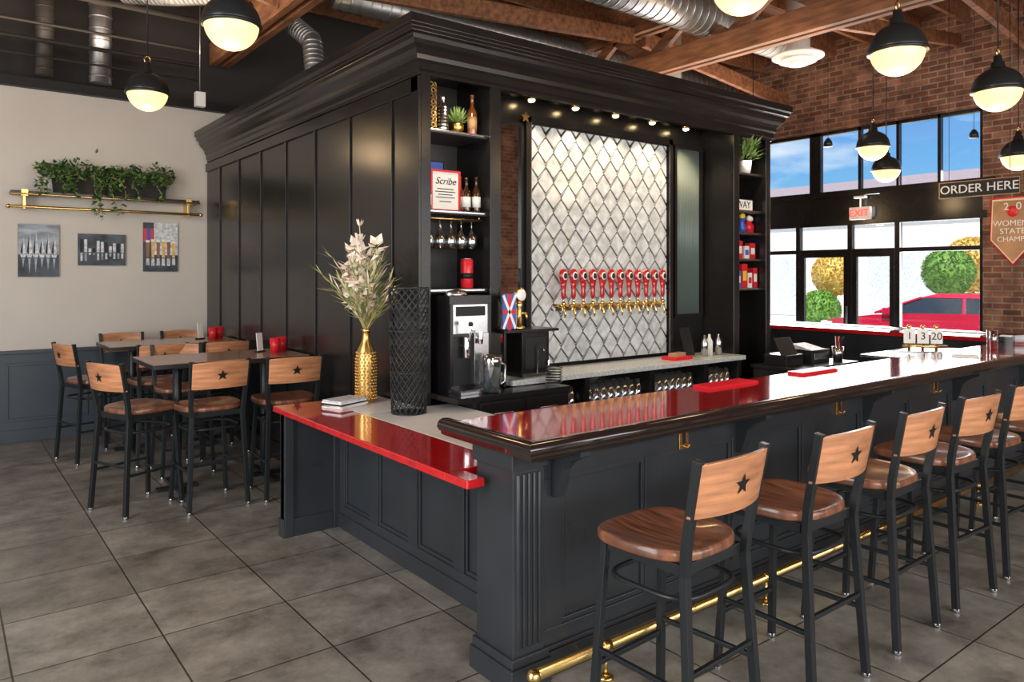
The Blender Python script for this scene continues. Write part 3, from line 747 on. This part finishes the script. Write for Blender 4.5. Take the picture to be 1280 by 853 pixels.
ob=b.build('award_certificate',(2.88,4.50,2.212))
C.view_layer.update()
text('Scribe',.07,mtx_negy(2.88,4.49,2.212+.215),ob,'dark',.001,shear=.35)
bottle(3.04,4.46,2.21,'bottleg',.25,name='beer_bottle'); bottle(3.12,4.45,2.21,'bottleg',.26,name='beer_bottle'); bottle(2.70,4.45,2.21,'bottleg',.24,name='beer_bottle'); bottle(3.08,4.60,2.21,'amber',.28,name='beer_bottle')
b=MB()
for k in range(6): b.cyl((2.66+k*.09,4.38,2.15),(2.66+k*.09,4.72,2.15),.005,'brass',8)
b.cyl((2.65,4.38,2.15),(3.13,4.38,2.15),.006,'brass',8)
for x in (2.66,3.11): b.cyl((x,4.40,2.15),(x,4.40,2.182),.005,'brass',8)
b.build('brass_stemware_rack')
b=MB()
for k in range(5):
    for yy in (4.43,4.56):
        b.lathe((2.705+k*.09,yy,2.16),[(.032,0),(.03,-.004),(.004,-.01),(.004,-.08),(.02,-.10),(.036,-.13),(.038,-.17),(.032,-.215),(.031,-.215),(.036,-.17),(.034,-.13),(.018,-.105)],'glassware',16)
b.build('hanging_wine_glasses',recalc=False)
b=MB(); b.lathe((0,0,0),[(.04,0),(.046,.008),(.046,.20),(.04,.21),(.001,.21)],'redpl',20); b.lathe((0,0,0),[(.0465,.07),(.0465,.11)],'dark',20); b.lathe((0,0,0),[(.042,.21),(.042,.216),(.001,.216)],'steel',20)
b.build('red_beverage_can',(3.03,4.44,1.66))
# right bay
b=MB(); b.lathe((0,0,0),[(.05,0),(.065,.13),(.06,.13),(.001,.12)],'whitepl',18)
random.seed(9)
for i in range(220):
    a=random.uniform(0,2*pi); el=random.uniform(.1,1.5); r=random.uniform(.02,.16)
    b.leaf((r*math.cos(a)*.8,r*math.sin(a)*.6,.14+random.uniform(0,.16)),(math.cos(a)*math.cos(el),math.sin(a)*math.cos(el),math.sin(el)),.11,.018,random.choice(['leaf','leaf2','leaf2']))
b.build('potted_fern',(6.40,4.44,2.77),recalc=False)
b=MB(); b.box(-.16,.16,0,.012,0,.12,'dark'); b.box(-.15,.15,-.003,0,.01,.11,'whitepl'); o=b.build('word_sign',(6.37,4.44,2.40)); C.view_layer.update(); text('WAY',.10,mtx_negy(6.37,4.436,2.46),o,'dark',.001)
def boxitem(x,z,w,d,h,m,m2,name='boxed_goods',y=4.47):
    b=MB(); b.box(-w/2,w/2,-d/2,d/2,0,h,m); b.box(-w*.35,w*.35,-d/2-.002,-d/2,h*.3,h*.7,m2); b.build(name,(x,y,z),bevel=.002)
boxitem(6.19,1.63,.07,.08,.20,'redpl','paper'); boxitem(6.28,1.63,.08,.08,.17,'labelb','paper'); boxitem(6.38,1.63,.09,.08,.24,'redpl','yellow'); boxitem(6.47,1.63,.07,.08,.15,'whitepl','redpl'); boxitem(6.56,1.63,.07,.08,.20,'redpl','paper'); boxitem(6.33,1.63,.3,.06,.26,'tan','redpl',y=4.62)
boxitem(6.20,1.92,.09,.06,.10,'yellow','redpl'); boxitem(6.31,1.92,.10,.06,.18,'redpl','paper'); boxitem(6.43,1.92,.08,.06,.13,'whitepl','labelb'); boxitem(6.53,1.92,.09,.06,.16,'redpl','whitepl'); boxitem(6.38,1.92,.3,.05,.22,'labelb','paper',y=4.62)
boxitem(6.22,2.18,.09,.06,.14,'dark','paper')
b=MB(); b.lathe((0,0,0),[(.04,0),(.05,.05),(.03,.10),(.045,.14),(.001,.15)],'bluejar',14); b.sph((0,-.01,.165),(.04,.03,.03),'yellow',10); b.build('toy_figurine',(6.35,4.45,2.18))
b=MB(); b.lathe((0,0,0),[(.04,0),(.045,.08),(.02,.12),(.001,.14)],'redpl',14); b.sph((0,-.01,.15),(.03,.03,.03),'paper',10); o=b.build('toy_figurine',(6.46,4.45,2.18)); inst(o,(6.56,4.5,2.18))
b=MB()
b.box(0,1.05,0,.46,0,.88,'black'); b.box(-.01,1.06,-.02,.48,.88,.91,'black')
for i in range(2): b.box(.03+i*.51,.51+i*.51,-.012,0,.1,.84,'black'); b.cyl((.2+i*.51,-.03,.78),(.36+i*.51,-.03,.78),.006,'steel',8)
b.build('undercounter_fridge',(6.12,3.70,0),bevel=.004)
def bottle2(x,y,z,m,n): 
    b=MB(); b.lathe((0,0,0),[(.03,0),(.032,.13),(.012,.17),(.01,.20),(.001,.20)],m,14); b.build(n,(x,y,z))
bottle2(5.64,4.35,1.0,'steel','soap_dispenser'); bottle2(5.75,4.38,1.0,'whitepl','soap_dispenser'); bottle2(5.86,4.36,1.0,'steel','soap_dispenser')
b=MB(); b.obox((0,0,.14),(.12,.02,.26),Matrix.Rotation(-.25,3,'X'),'dark'); b.box(-.05,.05,-.05,.06,0,.015,'steel'); b.build('tablet_terminal',(5.50,4.44,1.0))
b=MB(); b.box(-.12,.12,-.08,.08,0,.03,'redpl'); b.obox((0,0,.045),(.18,.08,.03),Matrix.Rotation(.2,3,'Z'),'tan'); b.build('red_bar_caddy',(5.25,4.35,1.0),bevel=.003)
b=MB(); b.box(-.14,.14,-.12,.12,0,.10,'black'); b.obox((0,-.02,.17),(.26,.02,.18),Matrix.Rotation(-.5,3,'X'),'dark'); b.build('register_terminal',(6.35,3.98,.91),bevel=.005)
b=MB(); b.box(-.16,.16,-.14,.14,0,.12,'dark'); b.box(-.12,.12,-.145,-.14,.03,.09,'steel'); b.prism([(-.12,.12),(.10,.12),(.10,.17)],'x',-.12,.12,'art_lt'); b.build('receipt_printer',(6.80,4.0,.91),bevel=.004)
b=MB(); b.lathe((0,0,0),[(.045,0),(.055,.14),(.05,.14),(.04,.01)],'steel',16)
for i in range(12): b.cyl((random.uniform(-.02,.02),random.uniform(-.02,.02),.02),(random.uniform(-.06,.06),random.uniform(-.05,.05),.24),.004,random.choice(['dark','redpl','whitepl']),6)
b.build('straw_cup',(7.04,3.82,.91))
b=MB(); b.tube([(.06*math.cos(t*.7),.06*math.sin(t*.7),.01+t*.0022) for t in range(60)],.004,'metalblk',6); b.build('coiled_hose',(3.54,4.07,.955))
def mat_reflection(x,y,w,d):  # red slabs standing mostly for reflections along the bar's back edge
    b=MB(); b.box(-w/2,w/2,-d/2,d/2,0,.012,'redpl')
    for i in range(int(w/.03)): b.box(-w/2+i*.03,-w/2+i*.03+.012,-d/2,d/2,.012,.018,'redpl')
    b.build('red_mat_reflection',(x,y,1.068))
mat_reflection(3.9,2.84,.5,.12); mat_reflection(4.9,2.84,.45,.12)
b=MB(); b.box(-.14,.14,-.10,.10,0,.008,'whitepl'); b.box(-.13,.0,-.09,.09,.008,.011,'paper'); b.build('folded_menu',(6.9,2.62,1.068),rz=.4)
b=MB(); b.box(-.07,.07,-.06,.06,0,.09,'black'); b.box(-.06,.06,-.05,.05,.09,.10,'paper'); b.build('napkin_caddy',(8.25,2.76,1.068),rz=.2)
b=MB(); b.lathe((0,0,0),[(.03,0),(.034,.16),(.03,.16),(.027,.01),(.001,.01)],'glassware',16); o=b.build('drinking_glass',(8.02,2.82,1.068)); inst(o,(7.93,2.76,1.068))
b=MB()
b.box(-.25,.25,-.08,.08,0,.02,'steel')
for i,(x,t_) in enumerate(((-.14,'1'),(-.02,'3'),(.10,'20'))):
    b.cyl((x,0,.02),(x,0,.24),.014,'brass',10); b.sph((x,0,.25),.022,'brass',10); b.box(x-.052,x+.052,-.020,-.014,.09,.23,'paper')
b.cyl((-.2,0,.06),(.2,0,.06),.014,'brass',10)
ob=b.build('brass_number_stand',(7.62,3.25,1.0),rz=-.9)
for x,t_ in ((-.14,'1'),(-.02,'3'),(.10,'20')):
    o=text(t_,.10,Matrix.Translation((7.62,3.25,1.0))@Matrix.Rotation(-.9,4,'Z')@Matrix.Translation((x,-.022,.16))@Matrix.Rotation(pi/2,4,'X'),None,'dark',.001,'numeral'); 
    C.view_layer.update(); o.parent=ob; o.matrix_parent_inverse=ob.matrix_world.inverted()
b=MB(); b.box(7.0,8.3,2.97,3.55,0,.97,'black'); b.box(6.98,8.32,2.95,3.57,.97,1.0,'steel'); b.build('service_sink_station',bevel=.004)

# ================================================================ SIGNS
b=MB(); b.box(-.012,.012,-.40,.40,-.09,.09,'darkspace_paint'); b.frame_x(-.012,-.006,-.40,.40,-.09,.09,.008,'tan')
for y in (-.3,.3): b.cyl((0,y,.09),(0,y,2.3),.003,'metalblk',6)
ob=b.build('order_here_sign',(9.0,3.28,2.71)); C.view_layer.update(); text('ORDER HERE',.132,mtx_negx(8.985,3.28,2.71),ob,'paper',.004)
b=MB(); b.box(-.03,.03,-.15,.15,-.09,.09,'whitepl'); b.cyl((0,0,.09),(0,0,.25),.01,'whitepl',8); b.box(-.04,.04,-.08,.08,.22,.25,'whitepl')
ob=b.build('exit_sign',(10.62,5.42,2.66)); C.view_layer.update(); text('EXIT',.14,mtx_negx(10.585,5.42,2.66),ob,'exit',.003)
b=MB()
def pent(s): return [(-.24*s,.42*s),(.24*s,.42*s),(.26*s,-.12*s),(0,-.44*s),(-.26*s,-.12*s)]
b.prism(pent(1.),'x',-.02,0,'redpl'); b.prism(pent(.95),'x',-.026,-.02,'cream'); b.prism(pent(.90),'x',-.028,-.026,'tan')
b.sph((-.03,.0,.24),(.01,.07,.07),'redpl',14)
ob=b.build('championship_banner',(10.69,3.50,2.32)); C.view_layer.update()
for t_,z,s_ in (('2  0',.30,.13),('WOMENS',.09,.10),('STATE',-.01,.10),('CHAMPS',-.11,.09)): text(t_,s_,mtx_negx(10.655,3.50,2.32+z),ob,'paper',.003)

# ================================================================ PENDANTS
def pendant_mesh():
    b=MB(); r=.165
    b.lathe((0,0,0),[(.001,-r)]+[(r*math.sin(a),-r*math.cos(a)) for a in [i*pi/2/10 for i in range(1,11)]]+[(r,.01)],'lamp',32)
    b.lathe((0,0,.01),[(r+.012,-.02),(r+.014,.0)]+[((r+.01)*math.cos(a),(r+.005)*math.sin(a)*.95) for a in [i*pi/2/9 for i in range(1,8)]]+[(.05,.165),(.045,.20),(.03,.21),(.028,.25),(.001,.26)],'metalblk',32)
    b.lathe((0,0,0),[(r+.016,-.018),(r+.02,-.01),(r+.016,.0)],'metalblk',32)
    b.tube([(.025*math.cos(t*2*pi/14),0,.285+.03*math.sin(t*2*pi/14)) for t in range(14)],.006,'brass',6,closed=True)
    b.cyl((0,0,.31),(0,0,1.90),.006,'metalblk',8)
    return b.build('globe_pendant_lamp')
p=pendant_mesh(); pl=[(1.46,4.75,3.33),(1.46,7.10,3.36),(3.52,2.46,3.36),(4.95,2.28,3.22),(6.40,2.20,3.17),(9.3,3.0,3.06),(8.5,4.19,3.24),(9.68,4.60,3.12),(8.98,6.1,3.03),(-.6,2.4,3.3),(-1.3,5.6,3.3),(-1.3,.6,3.3)]
for i,l in enumerate(pl):
    o=p if i==0 else inst(p,l); o.location=l
    q=D.lights.new('bulb','POINT'); q.energy=8; q.color=(1,.68,.36); q.shadow_soft_size=.12
    o=D.objects.new('pendant_bulb_glow',q); COL.objects.link(o); o.location=(l[0],l[1],l[2]-.32)
for i,(x,y,z) in enumerate(((7.9,4.4,3.2),(9.2,3.4,3.3))):
    b=MB(); b.lathe((0,0,0),[(.05,0),(.045,.05),(.02,.09),(.001,.10)],'metalblk',14); b.cyl((0,0,.09),(0,0,2.0),.003,'metalblk',6); b.build('small_bell_pendant',(x,y,z))

# ================================================================ DUCTS & PIPES
def duct(name,pts,r,rib=.12,m='galv'):
    b=MB(); b.tube(pts,r,m,28)
    for a,c in zip(pts[:-1],pts[1:]):
        a=Vector(a);c=Vector(c);L=(c-a).length;n=max(1,int(L/rib))
        for i in range(n):
            q=a.lerp(c,(i+.5)/n); d=(c-a).normalized(); b.tube([q-d*.006,q+d*.006],r+.007,m,28)
    return b.build(name)
duct('spiral_duct',[(3.1,5.5,4.80),(8.7,5.5,4.80)],.22)
duct('spiral_duct',[(3.4,7.6,4.84),(10.5,7.6,4.84)],.16)
duct('vertical_duct',[(1.42,9.2,3.86),(1.42,9.2,5.04)],.11)
duct('vertical_duct',[(.9,9.2,3.86),(.9,9.2,5.04)],.09,m='pipe')
duct('flexible_duct',[(3.0,8.7,4.75),(3.0,8.3,4.72),(3.0,7.8,4.5),(3.1,7.4,4.2),(3.1,7.3,3.7),(3.1,7.3,3.5)],.10,rib=.05)
duct('flexible_duct',[(1.6,8.9,4.8),(2.0,8.4,4.72),(2.35,8.0,4.70),(2.4,7.2,4.74)],.10,rib=.05)
b=MB()
for y,z,r in ((8.9,4.15,.022),(9.0,4.35,.016),(9.05,4.02,.010),(8.7,4.6,.03),(6.9,4.78,.02)): b.cyl((-3.9,y,z),(2.4,y,z),r,'pipe',10)
for x,z in ((.2,4.65),(.6,4.7)): b.cyl((x,-3.3,z),(x,9.3,z),.02,'pipe',10)
b.tube([(.4,9.2,3.86),(.4,9.2,4.2),(.35,9.2,4.25),(.2,9.2,4.25),(.15,9.2,4.2),(.15,9.2,3.86)],.012,'galv',8)
b.build('conduit_pipes')
b=MB(); b.lathe((0,0,0),[(.30,0),(.30,.02),(.14,.10),(.14,.9),(.001,.9)],'whitepl',28); b.lathe((0,0,-.05),[(.22,0),(.22,.01),(.12,.05)],'whitepl',28); b.lathe((0,0,-.09),[(.12,0),(.12,.012),(.05,.06)],'whitepl',28)
dif=b.build('round_air_diffuser',(8.2,4.95,4.38)); inst(dif,(8.2,6.9,4.38))
b=MB(); b.box(-.05,.05,-.04,.04,0,.16,'whitepl'); b.cyl((0,0,.16),(0,0,1.4),.006,'galv',8); b.build('speaker_box',(2.30,8.6,3.62))

# ================================================================ OUTSIDE
b=MB(); b.box(X1+.25,60,-30,40,-.12,-.02,'concrete'); b.box(13.4,17.2,-30,40,-.02,-.015,'asphalt'); b.box(-40,X0-.2,-30,40,-.12,-.02,'concrete'); b.box(X0-.2,X1+.25,-40,Y0-.2,-.12,-.02,'concrete'); b.build('ground_outside')
b=MB(); b.box(30,34,-10,26,0,4.6,'stucco'); b.box(29.4,34,-10,26,4.6,5.6,'mauve'); b.box(29.9,30,-10,26,4.3,4.6,'stucco')
for y in (-6,0,6,12,18): b.box(29.95,30,y,y+3,0,2.6,'art_lt')
b.build('neighbouring_building')
def bush(name,x,y,z,r,m,trunk=True):
    random.seed(int(x*10+y)); b=MB()
    b.sph((0,0,z),r*.93,m,24)
    for i in range(1600):
        d=Vector((random.gauss(0,1),random.gauss(0,1),random.gauss(0,1))).normalized()
        b.leaf((d.x*r*.92,d.y*r*.92,z+d.z*r*.92),d+Vector((random.uniform(-.8,.8),random.uniform(-.8,.8),random.uniform(-.5,.8))),r*.12,r*.045,m)
    b.tube([(0,0,-.02),(.03,0,z*.5),(0,0,z)],.06,'beam',10)
    b.build(name,(x,y,0),recalc=False)
bush('topiary_bush',20.2,8.05,1.85,.62,'bush'); bush('topiary_bush',21.8,8.1,2.05,.75,'bushy'); bush('topiary_bush',21,11.5,1.8,.65,'bushy'); bush('topiary_bush',20.0,11.4,.75,.6,'bush')
b=MB()
side=[(3.40,.45),(3.38,.80),(3.50,1.02),(4.1,1.06),(5.8,1.02),(6.6,.97),(7.5,.84),(7.85,.68),(7.92,.5),(7.85,.28),(3.5,.28)]
side=side[::-1]
b.prism(side,'x',14.3,16.0,'carred')
def loft(sec,m):
    vs=[p for s_ in sec for p in s_]; n=4; fs=[tuple(range(n)),tuple(range((len(sec)-1)*n,len(sec)*n))]
    for i in range(len(sec)-1):
        for k in range(n): fs.append((i*n+k,i*n+(k+1)%n,(i+1)*n+(k+1)%n,(i+1)*n+k))
    b.add(vs,fs,m)
def rect(y0,y1,x0,x1,z): return [(x0,y0,z),(x1,y0,z),(x1,y1,z),(x0,y1,z)]
loft([rect(3.6,6.6,14.36,15.94,1.0),rect(4.1,5.75,14.54,15.76,1.33)],'carglass')
loft([rect(4.0,5.82,14.52,15.78,1.32),rect(4.25,5.5,14.6,15.7,1.41)],'carred')
for y0,y1 in ((3.6,4.1),(4.95,5.0),(6.6,5.75)): b.beam((14.35,y0,1.0),(14.53,y1,1.33),.05,.05,'carred'); b.beam((15.95,y0,1.0),(15.77,y1,1.33),.05,.05,'carred')
for y in (4.25,7.05):
    for x,s_ in ((14.3,-1),(16.0,1)):
        b.cyl((x-s_*.2,y,.33),(x+s_*.005,y,.33),.37,'dark',24); b.cyl((x-s_*.2,y,.31),(x+s_*.02,y,.31),.32,'rubber',24); b.cyl((x-s_*.2,y,.31),(x+s_*.03,y,.31),.20,'steel',16)
b.box(14.29,14.6,7.45,7.72,.68,.80,'whitepl'); b.box(14.6,15.7,7.84,7.93,.40,.60,'dark'); b.box(14.20,14.32,6.2,6.38,.98,1.12,'carred')
b.build('red_car',(0.6,.75,0),bevel=.05,seg=3)

# ================================================================ PERSON
def skinned(name,pts,edges,rad,m,root=0,sub=2):
    me=D.meshes.new(name); bm=bmesh.new(); ly=bm.verts.layers.skin.verify()
    vs=[bm.verts.new(p) for p in pts]
    for i,v in enumerate(vs):
        v[ly].radius=(rad[i],rad[i]) if not isinstance(rad[i],tuple) else rad[i]; v[ly].use_root=(i==root)
    for a,c in edges: bm.edges.new((vs[a],vs[c]))
    bm.to_mesh(me); bm.free(); me.materials.append(M[m])
    o=D.objects.new(name,me); COL.objects.link(o)
    o.modifiers.new('skin','SKIN').use_smooth_shade=True
    s_=o.modifiers.new('sub','SUBSURF'); s_.levels=sub; s_.render_levels=sub
    return o
per=D.objects.new('person',None); COL.objects.link(per)
px,py=8.89,2.08
parts=[]
P=[(px,py,.98),(px,py+.01,1.12),(px,py+.04,1.28),(px,py+.07,1.42),(px,py+.08,1.50),
   (px-.17,py+.07,1.43),(px-.25,py+.28,1.24),(px-.28,py+.47,1.135),(px-.44,py+.72,1.118),
   (px+.17,py+.07,1.43),(px+.26,py+.28,1.24),(px+.26,py+.46,1.135),(px+.12,py+.74,1.118)]
R_=[.15,.145,.155,.13,.06,.075,.060,.052,.036,.075,.060,.052,.036]
E=[(0,1),(1,2),(2,3),(3,4),(3,5),(5,6),(6,7),(7,8),(3,9),(9,10),(10,11),(11,12)]
parts.append(skinned('shirt',P,E,R_,'shirt'))
P=[(px,py,1.0),(px,py,.92),(px-.10,py,.86),(px-.12,py+.03,.48),(px-.13,py-.02,.09),(px+.10,py,.86),(px+.12,py+.03,.48),(px+.13,py-.02,.09)]
parts.append(skinned('trousers',P,[(0,1),(1,2),(2,3),(3,4),(1,5),(5,6),(6,7)],[.14,.15,.09,.065,.045,.09,.065,.045],'trouser'))
def hand(w,d,flip):
    w=Vector(w); d=Vector(d).normalized(); sd=Vector((-d.y,d.x,0))*flip; up=Vector((0,0,1))
    parts.append(skinned('palm',[w-d*.03,w+d*.02,w+d*.055,w+d*.088],[(0,1),(1,2),(2,3)],[(.026,.022),(.034,.018),(.040,.016),(.040,.013)],'skin'))
    for i,(o_,L) in enumerate(((.030,.072),(.010,.082),(-.011,.076),(-.031,.060))):
        a=w+d*.075+sd*o_; q=[a,a+d*L*.45+up*.006,a+d*L*.78-up*.004,a+d*L*.98-up*.012]
        parts.append(skinned('finger_%d'%(i+1),q,[(0,1),(1,2),(2,3)],[.009,.0088,.008,.007],'skin',sub=1))
    a=w+d*.025+sd*.028; parts.append(skinned('thumb',[a,a+d*.03+sd*.026,a+d*.058+sd*.034,a+d*.08+sd*.034-up*.004],[(0,1),(1,2),(2,3)],[.012,.011,.010,.008],'skin',sub=1))
hand((px-.455,py+.745,1.098),(-.50,.65,0),-1); hand((px+.115,py+.76,1.098),(-.3,.8,0),1)
b=MB(); hz=1.66
b.sph((px,py+.10,hz),(.078,.095,.115),'skin',24); b.tube([(px,py+.075,1.48),(px,py+.09,1.60)],[.055,.05],'skin',16)
b.sph((px,py+.20,hz-.02),(.014,.022,.024),'skin',10)
for s_ in (-1,1):
    b.sph((px+s_*.03,py+.182,hz+.005),(.014,.010,.008),'paper',10); b.sph((px+s_*.03,py+.190,hz+.005),.0055,'dark',8)
    b.sph((px+s_*.08,py+.09,hz-.01),(.010,.02,.030),'skin',10); b.tube([(px+s_*.045,py+.185,hz+.026),(px+s_*.02,py+.192,hz+.03)],.004,'hair',6)
b.sph((px,py+.185,hz-.062),(.024,.010,.007),'redpl',10)
b.sph((px,py+.075,hz+.035),(.086,.095,.098),'hair',20)
parts.append(b.build('head'))
for s_ in (-1,1):
    b=MB(); b.sph((px+s_*.13,py+.05,.045),(.05,.13,.045),'dark',14); parts.append(b.build('shoe'))
for o in parts: o.parent=per

# ================================================================ LIGHT
w=D.worlds.new('sky'); S.world=w; w.use_nodes=True; nt=w.node_tree
bg=nt.nodes['Background']; sk=nt.nodes.new('ShaderNodeTexSky')
try: sk.sky_type='NISHITA'; sk.sun_disc=False; sk.sun_elevation=math.radians(48); sk.sun_rotation=math.radians(250); sk.air_density=1.2
except Exception as e: print(e)
mx=nt.nodes.new('ShaderNodeMixRGB'); mx.blend_type='MULTIPLY'; mx.inputs[0].default_value=1; mx.inputs[2].default_value=(.34,.62,1.0,1)
nt.links.new(sk.outputs[0],mx.inputs[1])
tc=nt.nodes.new('ShaderNodeTexCoord'); mp=nt.nodes.new('ShaderNodeMapping'); mp.inputs['Scale'].default_value=(2,2,7); nn=nt.nodes.new('ShaderNodeTexNoise'); nn.inputs['Scale'].default_value=2.4; nn.inputs['Detail'].default_value=7
nt.links.new(tc.outputs['Generated'],mp.inputs[0]); nt.links.new(mp.outputs[0],nn.inputs[0])
rp=nt.nodes.new('ShaderNodeValToRGB'); rp.color_ramp.elements[0].position=.47; rp.color_ramp.elements[1].position=.66; nt.links.new(nn.outputs['Fac'],rp.inputs[0])
m2=nt.nodes.new('ShaderNodeMixRGB'); m2.inputs[2].default_value=(7.5,7.8,8.2,1)
nt.links.new(rp.outputs[0],m2.inputs[0]); nt.links.new(mx.outputs[0],m2.inputs[1]); nt.links.new(m2.outputs[0],bg.inputs[0]); bg.inputs[1].default_value=.11
l=D.lights.new('sun','SUN'); l.energy=4.2; l.angle=.01; l.color=(1,.94,.86); o=D.objects.new('sun',l); COL.objects.link(o)
o.rotation_euler=Vector((.5,.25,-.75)).to_track_quat('-Z','Y').to_euler()
def area(x,y,z,sx,sy,e,col,tgt,name='ceiling_light'):
    l=D.lights.new(name,'AREA'); l.shape='RECTANGLE'; l.size=sx; l.size_y=sy; l.energy=e; l.color=col
    o=D.objects.new(name,l); COL.objects.link(o); o.location=(x,y,z); o.rotation_euler=(Vector(tgt)-Vector((x,y,z))).to_track_quat('-Z','Y').to_euler()
area(-3.9,2.5,2.0,3.0,9,480,(1,.98,.95),(3,4,1.2),'window_daylight_west')
area(3.5,-3.4,2.1,12,2.8,440,(1,.97,.93),(4,4,1.4),'window_daylight_south')
area(10.6,5.8,1.8,4.2,2.8,230,(1,.98,.96),(4,4,1.4),'window_daylight_east')
area(8.2,5.5,4.2,3,3,34,(1,.78,.52),(8.2,5.5,6),'ceiling_fill'); area(1.0,7.5,4.2,3,3,45,(1,.8,.6),(1,7.5,6),'ceiling_fill')  # added fill lamps without fixtures, brightening the ceiling timber

# ================================================================ CAMERA
cam=D.cameras.new('camera'); co=D.objects.new('camera',cam); COL.objects.link(co)
co.location=(0,0,1.75); co.rotation_euler=(pi/2,0,math.radians(-37.8))
cam.sensor_width=36; cam.lens=26.07; cam.shift_y=-.0637; cam.clip_start=.05; cam.clip_end=200
S.camera=co
S.view_settings.view_transform='Standard'
S.view_settings.look='None'
S.view_settings.exposure=0.4
